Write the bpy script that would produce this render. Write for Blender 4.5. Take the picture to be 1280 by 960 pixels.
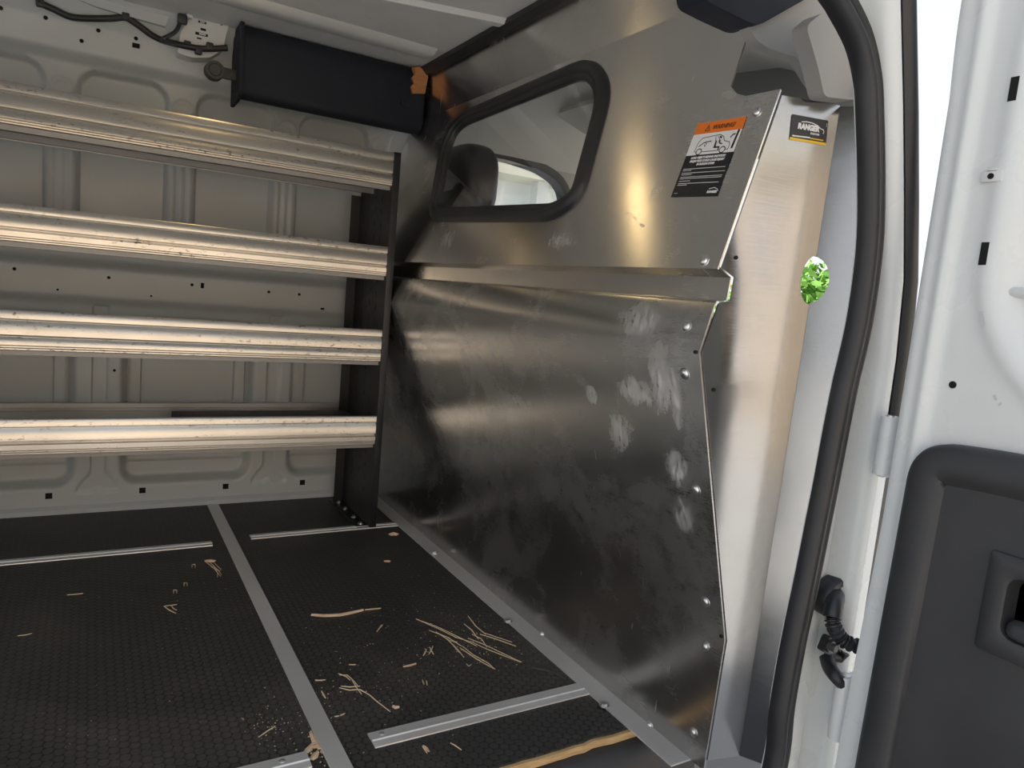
import bpy, bmesh, math, random
from mathutils import Vector, Matrix
from mathutils.geometry import tessellate_polygon
random.seed(7)
PI = math.pi
scene = bpy.context.scene
for o in list(bpy.data.objects):
    bpy.data.objects.remove(o)
COL = scene.collection

# ------------------------------------------------------------------ camera
CR = Vector((0.862, -0.499, 0.089)); CD = Vector((0.013, -0.153, -0.988)); CF = Vector((0.507, 0.853, -0.125))
CF.normalize(); CR = (CR - CF * CR.dot(CF)).normalized(); CD = CF.cross(CR)
CPOS = Vector((0, 0, 0.74)); FPX = 900.0
cam = bpy.data.cameras.new('camera'); camo = bpy.data.objects.new('camera', cam); COL.objects.link(camo)
cam.sensor_fit = 'HORIZONTAL'; cam.sensor_width = 36.0; cam.lens = FPX / 1280 * 36.0
cam.clip_start = 0.02; cam.clip_end = 200
camo.matrix_world = Matrix(((CR.x, -CD.x, -CF.x, CPOS.x), (CR.y, -CD.y, -CF.y, CPOS.y), (CR.z, -CD.z, -CF.z, CPOS.z), (0, 0, 0, 1)))
scene.camera = camo

# ------------------------------------------------------------------ world, sun, exposure
scene.view_settings.view_transform = 'Standard'
scene.view_settings.look = 'None'
scene.view_settings.gamma = 1.0
scene.view_settings.use_curve_mapping = False
scene.view_settings.exposure = 1.10
world = bpy.data.worlds.new('sky'); scene.world = world; world.use_nodes = True
wn = world.node_tree.nodes; wl = world.node_tree.links
bg = wn['Background']
wtc = wn.new('ShaderNodeTexCoord'); wsep = wn.new('ShaderNodeSeparateXYZ'); wramp = wn.new('ShaderNodeValToRGB')
wl.new(wtc.outputs['Generated'], wsep.inputs[0]); wl.new(wsep.outputs['Z'], wramp.inputs[0]); wl.new(wramp.outputs[0], bg.inputs['Color'])
cr = wramp.color_ramp
cr.elements[0].position = 0.0; cr.elements[0].color = (0.90, 0.92, 0.95, 1)
cr.elements[1].position = 1.0; cr.elements[1].color = (0.62, 0.76, 1.0, 1)
e = cr.elements.new(0.3); e.color = (0.86, 0.92, 1.0, 1)
bg.inputs['Strength'].default_value = 0.55
sun = bpy.data.lights.new('sun', 'SUN'); suno = bpy.data.objects.new('sun', sun); COL.objects.link(suno)
sun.energy = 4.2; sun.angle = math.radians(1.5); sun.color = (1.0, 0.96, 0.89)
SUN_FROM = Vector((-0.30, 0.60, 0.74))
suno.rotation_euler = (-SUN_FROM).to_track_quat('-Z', 'Y').to_euler()
suno.location = (0, 3, 8)

# ------------------------------------------------------------------ projecting helpers (measure points on real planes)
def ray(px, py):
    return CR * (px - 640) + CD * (py - 480) + CF * FPX
def hit(px, py, p0, n):
    r = ray(px, py); n = Vector(n); p0 = Vector(p0)
    return CPOS + r * (n.dot(p0 - CPOS) / n.dot(r))
def onx(px, py, x): return hit(px, py, (x, 0, 0), (1, 0, 0))
def ony(px, py, y): return hit(px, py, (0, y, 0), (0, 1, 0))
def onz(px, py, z=0.0): return hit(px, py, (0, 0, z), (0, 0, 1))

# ------------------------------------------------------------------ object helpers
def link(o, parent=None):
    COL.objects.link(o)
    if parent is not None:
        o.parent = parent
    return o
def tag(o, label=None, cat=None, group=None, kind=None):
    if label: o['label'] = label
    if cat: o['category'] = cat
    if group: o['group'] = group
    if kind: o['kind'] = kind
    return o
def thing(name, label, cat, loc=(0, 0, 0), group=None):
    o = bpy.data.objects.new(name, None); link(o); o.location = loc; o.empty_display_size = 0.05
    return tag(o, label, cat, group)

class MB:
    def __init__(self): self.v = []; self.f = []; self.s = []
    def add(self, verts, faces, smooth=False):
        n = len(self.v); self.v += [Vector(p) for p in verts]
        for f in faces: self.f.append([n + i for i in f]); self.s.append(smooth)
        return self
    def box(self, lo, hi, bev=0.0, M=None):
        bm = bmesh.new(); bmesh.ops.create_cube(bm, size=1)
        for v in bm.verts:
            v.co = Vector([(lo[i] + hi[i]) / 2 + v.co[i] * (hi[i] - lo[i]) for i in range(3)])
        if bev > 0: bmesh.ops.bevel(bm, geom=bm.edges[:], offset=bev, segments=2, affect='EDGES', profile=0.5)
        return self.bm(bm, M)
    def bm(self, bm, M=None, smooth=False):
        bm.verts.index_update()
        self.add([(M @ v.co if M else v.co.copy()) for v in bm.verts], [[v.index for v in f.verts] for f in bm.faces], smooth)
        bm.free(); return self
    def cyl(self, a, b, r, r2=None, n=16, smooth=True):
        a = Vector(a); b = Vector(b); r2 = r if r2 is None else r2
        d = (b - a).normalized(); q = d.to_track_quat('Z', 'Y'); vs = []
        for (c, rr) in ((a, r), (b, r2)):
            for i in range(n):
                t = 2 * PI * i / n; vs.append(c + q @ Vector((math.cos(t) * rr, math.sin(t) * rr, 0)))
        self.add(vs, [[i, (i + 1) % n, n + (i + 1) % n, n + i] for i in range(n)], smooth)
        self.add(vs[:n], [list(range(n))[::-1]]); self.add(vs[n:], [list(range(n))])
        return self
    def dome(self, c, nrm, r, h, n=14, rings=4, rim=True):
        c = Vector(c); q = Vector(nrm).to_track_quat('Z', 'Y'); vs = []; fs = []
        for j in range(rings):
            a = (PI / 2) * j / rings
            for i in range(n):
                t = 2 * PI * i / n
                vs.append(c + q @ Vector((math.cos(t) * r * math.cos(a), math.sin(t) * r * math.cos(a), h * math.sin(a))))
        vs.append(c + q @ Vector((0, 0, h)))
        for j in range(rings - 1):
            for i in range(n): fs.append([j * n + i, j * n + (i + 1) % n, (j + 1) * n + (i + 1) % n, (j + 1) * n + i])
        for i in range(n): fs.append([(rings - 1) * n + i, (rings - 1) * n + (i + 1) % n, rings * n])
        return self.add(vs, fs, True)
    def tube(self, pts, r, n=10, cap=True):
        pts = [Vector(p) for p in pts]; m = len(pts)
        rs = r if isinstance(r, (list, tuple)) else [r] * m
        vs = []; up = None
        for i in range(m):
            t = (pts[min(i + 1, m - 1)] - pts[max(i - 1, 0)]).normalized()
            if up is None:
                up = Vector((0, 0, 1)) if abs(t.z) < 0.9 else Vector((1, 0, 0))
            s = t.cross(up).normalized(); up = s.cross(t).normalized()
            for k in range(n):
                a = 2 * PI * k / n; vs.append(pts[i] + (s * math.cos(a) + up * math.sin(a)) * rs[i])
        fs = [[i * n + k, i * n + (k + 1) % n, (i + 1) * n + (k + 1) % n, (i + 1) * n + k] for i in range(m - 1) for k in range(n)]
        self.add(vs, fs, True)
        if cap: self.add(vs[:n], [list(range(n))[::-1]]); self.add(vs[-n:], [list(range(n))])
        return self
    def extrude(self, prof, axis, a, b, closed=True, smooth=False):
        # prof: list of 2D points in the two other axes (cyclic order x,y,z without axis)
        def mk(p, t):
            return {'x': (t, p[0], p[1]), 'y': (p[0], t, p[1]), 'z': (p[0], p[1], t)}[axis]
        n = len(prof); vs = [mk(p, a) for p in prof] + [mk(p, b) for p in prof]
        m = n if closed else n - 1
        self.add(vs, [[i, (i + 1) % n, n + (i + 1) % n, n + i] for i in range(m)], smooth)
        if closed:
            for vv in (vs[:n], vs[n:]):
                tri = tessellate_polygon([[Vector((p[0], p[1], 0)) for p in prof]])
                self.add(vv, [list(t) for t in tri])
        return self
    def plate(self, loops, M, t0, t1):
        """flat plate: loops of 2D points (outer, holes...), between local depths t0 and t1 of the frame M"""
        L3 = [[Vector((p[0], p[1], 0)) for p in lp] for lp in loops]
        tri = tessellate_polygon(L3); flat = [p for lp in L3 for p in lp]
        for t in (t0, t1):
            self.add([M @ Vector((p.x, p.y, t)) for p in flat], [list(x) for x in tri])
        k = 0
        for lp in L3:
            n = len(lp)
            vs = [M @ Vector((p.x, p.y, t0)) for p in lp] + [M @ Vector((p.x, p.y, t1)) for p in lp]
            self.add(vs, [[i, (i + 1) % n, n + (i + 1) % n, n + i] for i in range(n)])
        return self
    def loft(self, rings, cap0=False, cap1=True, smooth=True, closed=True):
        n = len(rings[0]); vs = [p for r in rings for p in r]; m = n if closed else n - 1
        self.add(vs, [[j * n + i, j * n + (i + 1) % n, (j + 1) * n + (i + 1) % n, (j + 1) * n + i] for j in range(len(rings) - 1) for i in range(m)], smooth)
        for flag, r in ((cap0, rings[0]), (cap1, rings[-1])):
            if flag: self.add(r, [list(range(n))], False)
        return self
    def build(self, name, m, parent=None, recalc=True):
        me = bpy.data.meshes.new(name); me.from_pydata([tuple(p) for p in self.v], [], self.f)
        for i, p in enumerate(me.polygons): p.use_smooth = self.s[i]
        bm = bmesh.new(); bm.from_mesh(me)
        bmesh.ops.remove_doubles(bm, verts=bm.verts, dist=1e-6)
        if recalc: bmesh.ops.recalc_face_normals(bm, faces=bm.faces)
        bm.to_mesh(me); bm.free()
        me.set_sharp_from_angle(angle=math.radians(42))
        o = bpy.data.objects.new(name, me); link(o)
        if parent is not None:
            o.parent = parent
            # geometry is given in world coordinates
            o.matrix_parent_inverse = Matrix.Translation(-world_loc(parent))
        me.materials.append(m)
        return o
def world_loc(o):
    # a thing's parts carry their geometry in world coordinates, so only a root that has been placed counts
    return Vector(o.location) if o.parent is None else Vector((0, 0, 0))

def rrect(cx, cy, w, h, r, n=6):
    pts = []
    for (sx, sy, a0) in ((1, 1, 0), (-1, 1, 90), (-1, -1, 180), (1, -1, 270)):
        for k in range(n + 1):
            a = math.radians(a0 + 90 * k / n)
            pts.append((cx + sx * (w / 2 - r) + r * math.cos(a), cy + sy * (h / 2 - r) + r * math.sin(a)))
    return pts
def round_poly(pts, rad, n=7):
    """round the corners of a 2D polygon; rad scalar or list"""
    out = []; m = len(pts)
    for i in range(m):
        p = Vector(pts[i][:2]); a = Vector(pts[i - 1][:2]); b = Vector(pts[(i + 1) % m][:2])
        r = rad[i] if isinstance(rad, (list, tuple)) else rad
        u = (a - p); v = (b - p); lu = u.length; lv = v.length; u.normalize(); v.normalize()
        d = min(r, lu * 0.48, lv * 0.48)
        if d < 1e-5: out.append((p.x, p.y)); continue
        s = p + u * d; t = p + v * d
        for k in range(n + 1):
            q = k / n; w = s.lerp(p, q).lerp(p.lerp(t, q), q); out.append((w.x, w.y))
    return out
def offset_poly(pts, d):
    m = len(pts); out = []
    area = sum(pts[i][0] * pts[(i + 1) % m][1] - pts[(i + 1) % m][0] * pts[i][1] for i in range(m))
    sg = 1 if area > 0 else -1
    for i in range(m):
        a = Vector(pts[i - 1]); b = Vector(pts[(i + 1) % m]); t = (b - a)
        if t.length < 1e-9: out.append(pts[i]); continue
        t.normalize(); out.append((pts[i][0] + sg * t.y * d, pts[i][1] - sg * t.x * d))
    return out
def smooth_path(pts, n=6):
    pts = [Vector(p) for p in pts]; out = []
    P = [pts[0]] + pts + [pts[-1]]
    for i in range(1, len(P) - 2):
        p0, p1, p2, p3 = P[i - 1], P[i], P[i + 1], P[i + 2]
        for k in range(n):
            t = k / n
            out.append(0.5 * ((2 * p1) + (-p0 + p2) * t + (2 * p0 - 5 * p1 + 4 * p2 - p3) * t * t + (-p0 + 3 * p1 - 3 * p2 + p3) * t ** 3))
    out.append(pts[-1]); return out
def frame(o, u, v):
    u = Vector(u).normalized(); v = Vector(v); v = (v - u * v.dot(u)).normalized(); n = u.cross(v); o = Vector(o)
    return Matrix(((u.x, v.x, n.x, o.x), (u.y, v.y, n.y, o.y), (u.z, v.z, n.z, o.z), (0, 0, 0, 1)))
def text_mb(mb, s, M, size, x=0, y=0, align='CENTER', depth=0.0002, z=0.0006, sx=1.0, shear=0.0, bold=0.0):
    cu = bpy.data.curves.new('t', 'FONT'); cu.body = s; cu.size = size; cu.align_x = align; cu.align_y = 'CENTER'; cu.extrude = depth; cu.shear = shear
    cu.offset = bold; cu.resolution_u = 3
    ob = bpy.data.objects.new('t', cu); COL.objects.link(ob)
    dg = bpy.context.evaluated_depsgraph_get(); me = bpy.data.meshes.new_from_object(ob.evaluated_get(dg))
    mb.add([M @ Vector((x + v.co.x * sx, y + v.co.y, z + v.co.z)) for v in me.vertices], [list(p.vertices) for p in me.polygons])
    bpy.data.objects.remove(ob); bpy.data.curves.remove(cu); bpy.data.meshes.remove(me)

# ------------------------------------------------------------------ materials
def mat(name, color=(0.5, 0.5, 0.5), rough=0.5, metal=0.0, **kw):
    m = bpy.data.materials.new(name); m.use_nodes = True
    b = m.node_tree.nodes['Principled BSDF']
    b.inputs['Base Color'].default_value = (*color, 1); b.inputs['Roughness'].default_value = rough; b.inputs['Metallic'].default_value = metal
    for k, v in kw.items(): b.inputs[k.replace('_', ' ')].default_value = v
    return m
class N:
    """small node-building helper"""
    def __init__(self, m): self.t = m.node_tree; self.b = m.node_tree.nodes['Principled BSDF']
    def new(self, t, **kw):
        n = self.t.nodes.new(t)
        for k, v in kw.items(): setattr(n, k, v)
        return n
    def l(self, a, b): self.t.links.new(a, b)
    def coord(self, out='Object', scale=(1, 1, 1), rot=(0, 0, 0), loc=(0, 0, 0)):
        tc = self.new('ShaderNodeTexCoord'); mp = self.new('ShaderNodeMapping')
        mp.inputs['Scale'].default_value = scale; mp.inputs['Rotation'].default_value = rot; mp.inputs['Location'].default_value = loc
        self.l(tc.outputs[out], mp.inputs[0]); return mp.outputs[0]
    def noise(self, vec, scale, detail=4, rough=0.55, dist=0.0):
        n = self.new('ShaderNodeTexNoise'); n.inputs['Scale'].default_value = scale; n.inputs['Detail'].default_value = detail
        n.inputs['Roughness'].default_value = rough; n.inputs['Distortion'].default_value = dist
        if vec is not None: self.l(vec, n.inputs['Vector'])
        return n.outputs['Fac']
    def rng(self, v, a, b, c=0.0, d=1.0):
        n = self.new('ShaderNodeMapRange'); n.inputs[1].default_value = a; n.inputs[2].default_value = b; n.inputs[3].default_value = c; n.inputs[4].default_value = d
        self.l(v, n.inputs[0]); return n.outputs[0]
    def math(self, op, a, b=None, clamp=False):
        n = self.new('ShaderNodeMath', operation=op, use_clamp=clamp)
        for i, x in enumerate((a, b)):
            if x is None: continue
            if isinstance(x, (int, float)): n.inputs[i].default_value = x
            else: self.l(x, n.inputs[i])
        return n.outputs[0]
    def mix(self, f, a, b):
        n = self.new('ShaderNodeMix', data_type='RGBA')
        for i, x in ((0, f), (6, a), (7, b)):
            if isinstance(x, tuple): n.inputs[i].default_value = (*x, 1) if len(x) == 3 else x
            elif isinstance(x, (int, float)): n.inputs[i].default_value = x
            else: self.l(x, n.inputs[i])
        return n.outputs[2]
    def bump(self, h, strength=0.3, dist=0.002):
        n = self.new('ShaderNodeBump'); n.inputs['Strength'].default_value = strength; n.inputs['Distance'].default_value = dist
        self.l(h, n.inputs['Height']); self.l(n.outputs[0], self.b.inputs['Normal'])
    def vdist(self, vec, p, scale):
        a = self.new('ShaderNodeVectorMath', operation='SUBTRACT'); self.l(vec, a.inputs[0]); a.inputs[1].default_value = p
        s = self.new('ShaderNodeVectorMath', operation='MULTIPLY'); self.l(a.outputs[0], s.inputs[0]); s.inputs[1].default_value = scale
        q = self.new('ShaderNodeVectorMath', operation='LENGTH'); self.l(s.outputs[0], q.inputs[0]); return q.outputs['Value']

def brushed(name, color, r0, r1, brush=(1, 1, 60), aniso=0.5, spots=(), grime=0.25, scratch=True, rot=0.0, bump=0.03, pits=0.0, tang=(0, 1, 0), metal=1.0):
    m = mat(name, color, 0.3, 1.0); n = N(m); b = n.b
    pos = n.coord('Object')
    cl = n.noise(pos, 5.5, 5, 0.6, 0.4)
    br = n.noise(n.coord('Object', scale=brush), 14, 4, 0.6)
    fine = n.noise(pos, 60, 4, 0.65)
    rough = n.math('ADD', n.rng(cl, 0.3, 0.72, r0, r1), n.rng(br, 0.35, 0.65, -0.02, 0.025))
    streak = n.noise(n.coord('Object', scale=(1, 1.6, 0.5), rot=(0.5, 0, 0)), 95, 4, 0.7) if spots else None
    dirt = n.math('MULTIPLY', n.rng(cl, 0.48, 0.68), n.rng(fine, 0.4, 0.6))
    dirt = n.math('MULTIPLY', dirt, grime)
    if scratch:
        for k, (rz, sc) in enumerate(((0.5, (7, 70, 7)), (-0.8, (90, 8, 8)), (0.25, (5, 110, 14)))):
            s = n.noise(n.coord('Object', scale=(sc[0], sc[1], sc[2]), rot=(rz, rz * 0.6, rz)), 1.0, 2, 0.5, 0.3)
            s2 = n.rng(s, 0.735, 0.765); dirt = n.math('MAXIMUM', dirt, n.math('MULTIPLY', s2, 0.2))
    for (p, sc, amt) in spots:
        d = n.math('ADD', n.vdist(pos, p, sc), n.rng(n.noise(pos, 30, 6, 0.7), 0.2, 0.8, -0.6, 0.6))
        s = n.math('MULTIPLY', n.rng(d, 1.15, 0.25), n.math('MULTIPLY', n.rng(streak, 0.36, 0.62, 0.12, 1.0), amt * 1.5))
        dirt = n.math('MAXIMUM', dirt, s)
    n.l(n.mix(dirt, color, (0.62, 0.61, 0.58)), b.inputs['Base Color'])
    n.l(n.math('SUBTRACT', metal, n.math('MULTIPLY', dirt, 0.9 * metal)), b.inputs['Metallic'])
    n.l(n.math('ADD', rough, n.math('MULTIPLY', dirt, 0.3), True), b.inputs['Roughness'])
    b.inputs['Anisotropic'].default_value = aniso
    if aniso > 0:
        tg = n.new('ShaderNodeCombineXYZ'); tg.inputs[0].default_value, tg.inputs[1].default_value, tg.inputs[2].default_value = tang; n.l(tg.outputs[0], b.inputs['Tangent'])
        b.inputs['Anisotropic Rotation'].default_value = rot
    if bump > 0: n.bump(cl, bump, 0.004)
    if pits > 0:
        pv = n.noise(n.coord('Object', scale=(0.45, 1, 1)), 130, 3, 0.7); lo = n.noise(n.coord('Object', scale=(0.6, 1, 9)), 4.5, 3, 0.6)
        pf = n.math('MULTIPLY', n.math('MULTIPLY', n.rng(pv, 0.56, 0.63), n.rng(lo, 0.48, 0.62)), pits)
        old = b.inputs['Base Color'].links[0].from_socket
        n.l(n.mix(pf, old, (0.10, 0.08, 0.06)), b.inputs['Base Color'])
    return m

def painted(name, color, rough=0.35, bump=0.03, dust=0.08, dustcol=(0.45, 0.43, 0.40)):
    m = mat(name, color, rough); n = N(m); pos = n.coord('Object')
    c = n.noise(pos, 9, 5); f = n.noise(pos, 90, 3)
    n.l(n.mix(n.math('MULTIPLY', n.rng(c, 0.45, 0.7), dust), color, dustcol), n.b.inputs['Base Color'])
    n.l(n.rng(c, 0.3, 0.7, rough - 0.06, rough + 0.1), n.b.inputs['Roughness'])
    n.bump(n.math('ADD', c, n.math('MULTIPLY', f, 0.2)), bump, 0.003)
    return m

GREY_PAINT = painted('grey_body_paint', (0.50, 0.53, 0.54), 0.36, 0.03, 0.25, (0.5, 0.47, 0.42))
ROOF_PAINT = painted('roof_grey_paint', (0.68, 0.68, 0.67), 0.5, 0.03, 0.2)
WHITE_PAINT = painted('white_body_paint', (0.66, 0.685, 0.685), 0.28, 0.015, 0.05)
BLACK_METAL = painted('black_powder_coat', (0.013, 0.013, 0.015), 0.42, 0.03, 0.10, (0.1, 0.1, 0.1))
BLACK_RUBBER = painted('black_rubber', (0.016, 0.017, 0.02), 0.45, 0.05, 0.15, (0.12, 0.11, 0.10))
BLACK_PLASTIC = painted('black_plastic', (0.030, 0.031, 0.034), 0.5, 0.10, 0.12, (0.12, 0.12, 0.12))
NAVY_PLASTIC = painted('dark_trim_plastic', (0.006, 0.009, 0.018), 0.75, 0.05, 0.1, (0.05, 0.05, 0.06))
CAB_TRIM = painted('cab_grey_trim', (0.32, 0.31, 0.295), 0.7, 0.05, 0.1)
CAB_LINER = painted('cab_headliner', (0.46, 0.46, 0.43), 0.85, 0.1, 0.1)
DARK_HOLE = mat('dark_opening', (0.004, 0.004, 0.004), 0.9)
STEEL = mat('zinc_steel', (0.72, 0.72, 0.72), 0.28, 1.0)
BLACK_INK = mat('black_print', (0.010, 0.011, 0.014), 0.4)
WHITE_INK = mat('white_print', (0.82, 0.82, 0.82), 0.5)
ORANGE_INK = mat('orange_print', (0.86, 0.20, 0.02), 0.45)
YELLOW_INK = mat('yellow_print', (0.85, 0.52, 0.02), 0.45)
# ---- aluminium
UP_O = Vector((0.770, 0, 0.800)); UP_N = Vector((1, 0, -0.28))
LOW_A = Vector((0.755, 0, 0.680)); LOW_B = Vector((0.876, 0, 0.225))
LOW_N = Vector((LOW_A.z - LOW_B.z, 0, -(LOW_A.x - LOW_B.x)))
def up(px, py): return hit(px, py, UP_O, UP_N)
def low(px, py): return hit(px, py, LOW_A, LOW_N)
def sp(px, py, a, b, amt, f=low):
    return (tuple(f(px, py)), (0.2, 1 / a, 1 / b), amt)
LOW_SPOTS = [sp(795, 490, .05, .022, .5), sp(825, 478, .025, .06, .5), sp(845, 500, .014, .05, .5), sp(775, 540, .03, .035, .55), sp(845, 585, .03, .03, .5),
             sp(790, 400, .05, .03, .4), sp(740, 495, .018, .016, .5), sp(855, 645, .03, .03, .35), sp(615, 430, .018, .035, .25), sp(640, 500, .10, .018, .12)]
UP_SPOTS = [sp(720, 180, .03, .03, .2, up), sp(700, 300, .05, .02, .25, up), sp(820, 240, .02, .02, .2, up), sp(560, 300, .05, .03, .2, up)]
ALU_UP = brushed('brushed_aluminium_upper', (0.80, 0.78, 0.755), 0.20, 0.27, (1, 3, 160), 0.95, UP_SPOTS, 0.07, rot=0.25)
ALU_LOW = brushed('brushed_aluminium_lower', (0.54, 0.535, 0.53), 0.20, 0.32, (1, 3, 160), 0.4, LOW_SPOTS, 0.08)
ALU_WING = brushed('bright_aluminium', (0.42, 0.415, 0.41), 0.12, 0.19, (1, 1, 90), 0.25, (), 0.10, False, bump=0.06)
ALU_SHELF = brushed('extruded_aluminium', (0.62, 0.585, 0.535), 0.27, 0.36, (0.4, 40, 40), 0.3, (), 0.10, False, bump=0.0, pits=0.8, tang=(1, 0, 0))
ALU_BACK = brushed('back_lip_aluminium', (0.70, 0.69, 0.67), 0.3, 0.4, (0.4, 40, 40), 0.0, (), 0.25, False, bump=0.0)
ALU_STRIP = brushed('worn_aluminium_strip', (0.70, 0.69, 0.68), 0.3, 0.45, (30, 30, 5), 0.0, (), 0.5, True, metal=0.5)
SHELF_UNDER = mat('shelf_tray_metal', (0.30, 0.29, 0.28), 0.5, 0.7)

def mat_floor():
    m = mat('penny_rubber_mat', (0.02, 0.02, 0.02), 0.5); n = N(m)
    pos = n.coord('Object', loc=(50, 50, 0)); S = 0.0165
    sc = n.new('ShaderNodeVectorMath', operation='MULTIPLY'); n.l(pos, sc.inputs[0]); sc.inputs[1].default_value = (1 / S, 1 / S, 0)
    def cell(off):
        a = n.new('ShaderNodeVectorMath', operation='ADD'); n.l(sc.outputs[0], a.inputs[0]); a.inputs[1].default_value = off
        mo = n.new('ShaderNodeVectorMath', operation='MODULO'); n.l(a.outputs[0], mo.inputs[0]); mo.inputs[1].default_value = (1.7320508, 1, 1)
        su = n.new('ShaderNodeVectorMath', operation='SUBTRACT'); n.l(mo.outputs[0], su.inputs[0]); su.inputs[1].default_value = (0.8660254, 0.5, 0)
        le = n.new('ShaderNodeVectorMath', operation='LENGTH'); n.l(su.outputs[0], le.inputs[0]); return le.outputs['Value']
    d = n.math('MINIMUM', cell((0, 0, 0)), cell((0.8660254, 0.5, 0)))
    coin = n.rng(d, 0.52, 0.40)
    wear = n.noise(pos, 3.0, 5, 0.6, 0.3); fine = n.noise(pos, 120, 3)
    base = n.mix(coin, (0.006, 0.006, 0.006), (0.040, 0.038, 0.036))
    dust = n.math('MULTIPLY', n.rng(wear, 0.50, 0.72), n.rng(fine, 0.3, 0.7, 0.3, 1.0))
    n.l(n.mix(n.math('MULTIPLY', dust, 0.20), base, (0.30, 0.25, 0.19)), n.b.inputs['Base Color'])
    n.l(n.rng(wear, 0.3, 0.7, 0.42, 0.6), n.b.inputs['Roughness'])
    n.bump(n.math('ADD', coin, n.math('MULTIPLY', fine, 0.15)), 0.8, 0.0015)
    return m
MAT_FLOOR = mat_floor()
def mat_wood(name, c0, c1):
    m = mat(name, c0, 0.7); n = N(m); v = n.noise(n.coord('Object', scale=(6, 60, 60)), 4, 4)
    n.l(n.mix(n.rng(v, 0.35, 0.65), c0, c1), n.b.inputs['Base Color']); n.bump(v, 0.3, 0.002); return m
PLY = mat_wood('raw_plywood', (0.62, 0.43, 0.22), (0.45, 0.29, 0.13))
SPLINTER = mat_wood('split_wood', (0.80, 0.60, 0.42), (0.58, 0.38, 0.24))
STRAW = mat_wood('dry_straw', (0.80, 0.66, 0.45), (0.66, 0.52, 0.33))
FOAM = mat_wood('orange_foam', (0.50, 0.22, 0.09), (0.38, 0.15, 0.05))
def mat_glass():
    m = mat('tinted_glass', (0.95, 0.97, 0.96), 0.0); b = m.node_tree.nodes['Principled BSDF']
    b.inputs['Transmission Weight'].default_value = 1.0; b.inputs['IOR'].default_value = 1.45; b.inputs['Roughness'].default_value = 0.0
    return m
GLASS = mat_glass()
def mat_concrete(name, c0, c1, sc=2.0):
    m = mat(name, c0, 0.85); n = N(m); v = n.noise(n.coord('Object'), sc, 6, 0.65)
    n.l(n.mix(n.rng(v, 0.35, 0.65), c0, c1), n.b.inputs['Base Color']); n.bump(v, 0.2, 0.01); return m
GROUND = mat_concrete('driveway_concrete', (0.50, 0.49, 0.47), (0.42, 0.41, 0.39))
STUCCO = mat_concrete('tan_stucco', (0.74, 0.60, 0.46), (0.68, 0.55, 0.42), 4)
PALE_WALL = mat_concrete('pale_siding', (0.84, 0.88, 0.90), (0.80, 0.84, 0.86), 3)
CREAM = mat_concrete('cream_trim', (0.85, 0.80, 0.66), (0.80, 0.74, 0.60), 3)
LEAF = mat_concrete('green_leaves', (0.10, 0.28, 0.03), (0.24, 0.45, 0.07), 9)
BARK = mat_concrete('bark', (0.12, 0.08, 0.05), (0.08, 0.06, 0.04), 9)

# ================================================================== SETTING
YW = 2.383          # driver's-side wall plane
ROOF = 1.405
XR = -1.95          # rear end of the cargo space
GZ = -0.66          # ground level outside
FE = 0.889          # front edge of the ply floor by the side door
g = MB(); g.box((-30, -30, GZ - 0.2), (40, 30, GZ)); tag(g.build('ground', GROUND), kind='structure')
# floor: rubber mat on plywood, with a ragged near edge
rag = []
x = XR
while x < 0.965:
    rag.append((x, FE + random.uniform(-0.0025, 0.0025))); x += 0.02
outl = rag + [(0.965, FE), (0.965, YW + 0.02), (XR, YW + 0.02)]
fl = MB(); fl.plate([outl], Matrix.Identity(4), -0.003, 0.0); floor = fl.build('floor', MAT_FLOOR); tag(floor, kind='structure')
pw = MB(); o2 = [(p[0], p[1] - (0.006 if i < len(rag) else 0)) for i, p in enumerate(outl)]
pw.plate([o2], Matrix.Identity(4), -0.0165, -0.0032); tag(pw.build('plywood_base', PLY, floor), label='raw light plywood edge under the mat')
# step well in black plastic beneath the floor's near edge
st = [(0.98, -0.0175), (0.876, -0.0175), (0.866, -0.021), (0.853, -0.035), (0.843, -0.065), (0.825, -0.20), (0.81, -0.235), (0.78, -0.25), (0.575, -0.25), (0.575, -0.27), (0.98, -0.27)]
s_ = MB(); s_.extrude(st, 'x', -0.62, 0.955, smooth=True); tag(s_.build('trim_1', BLACK_PLASTIC), kind='structure')

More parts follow.
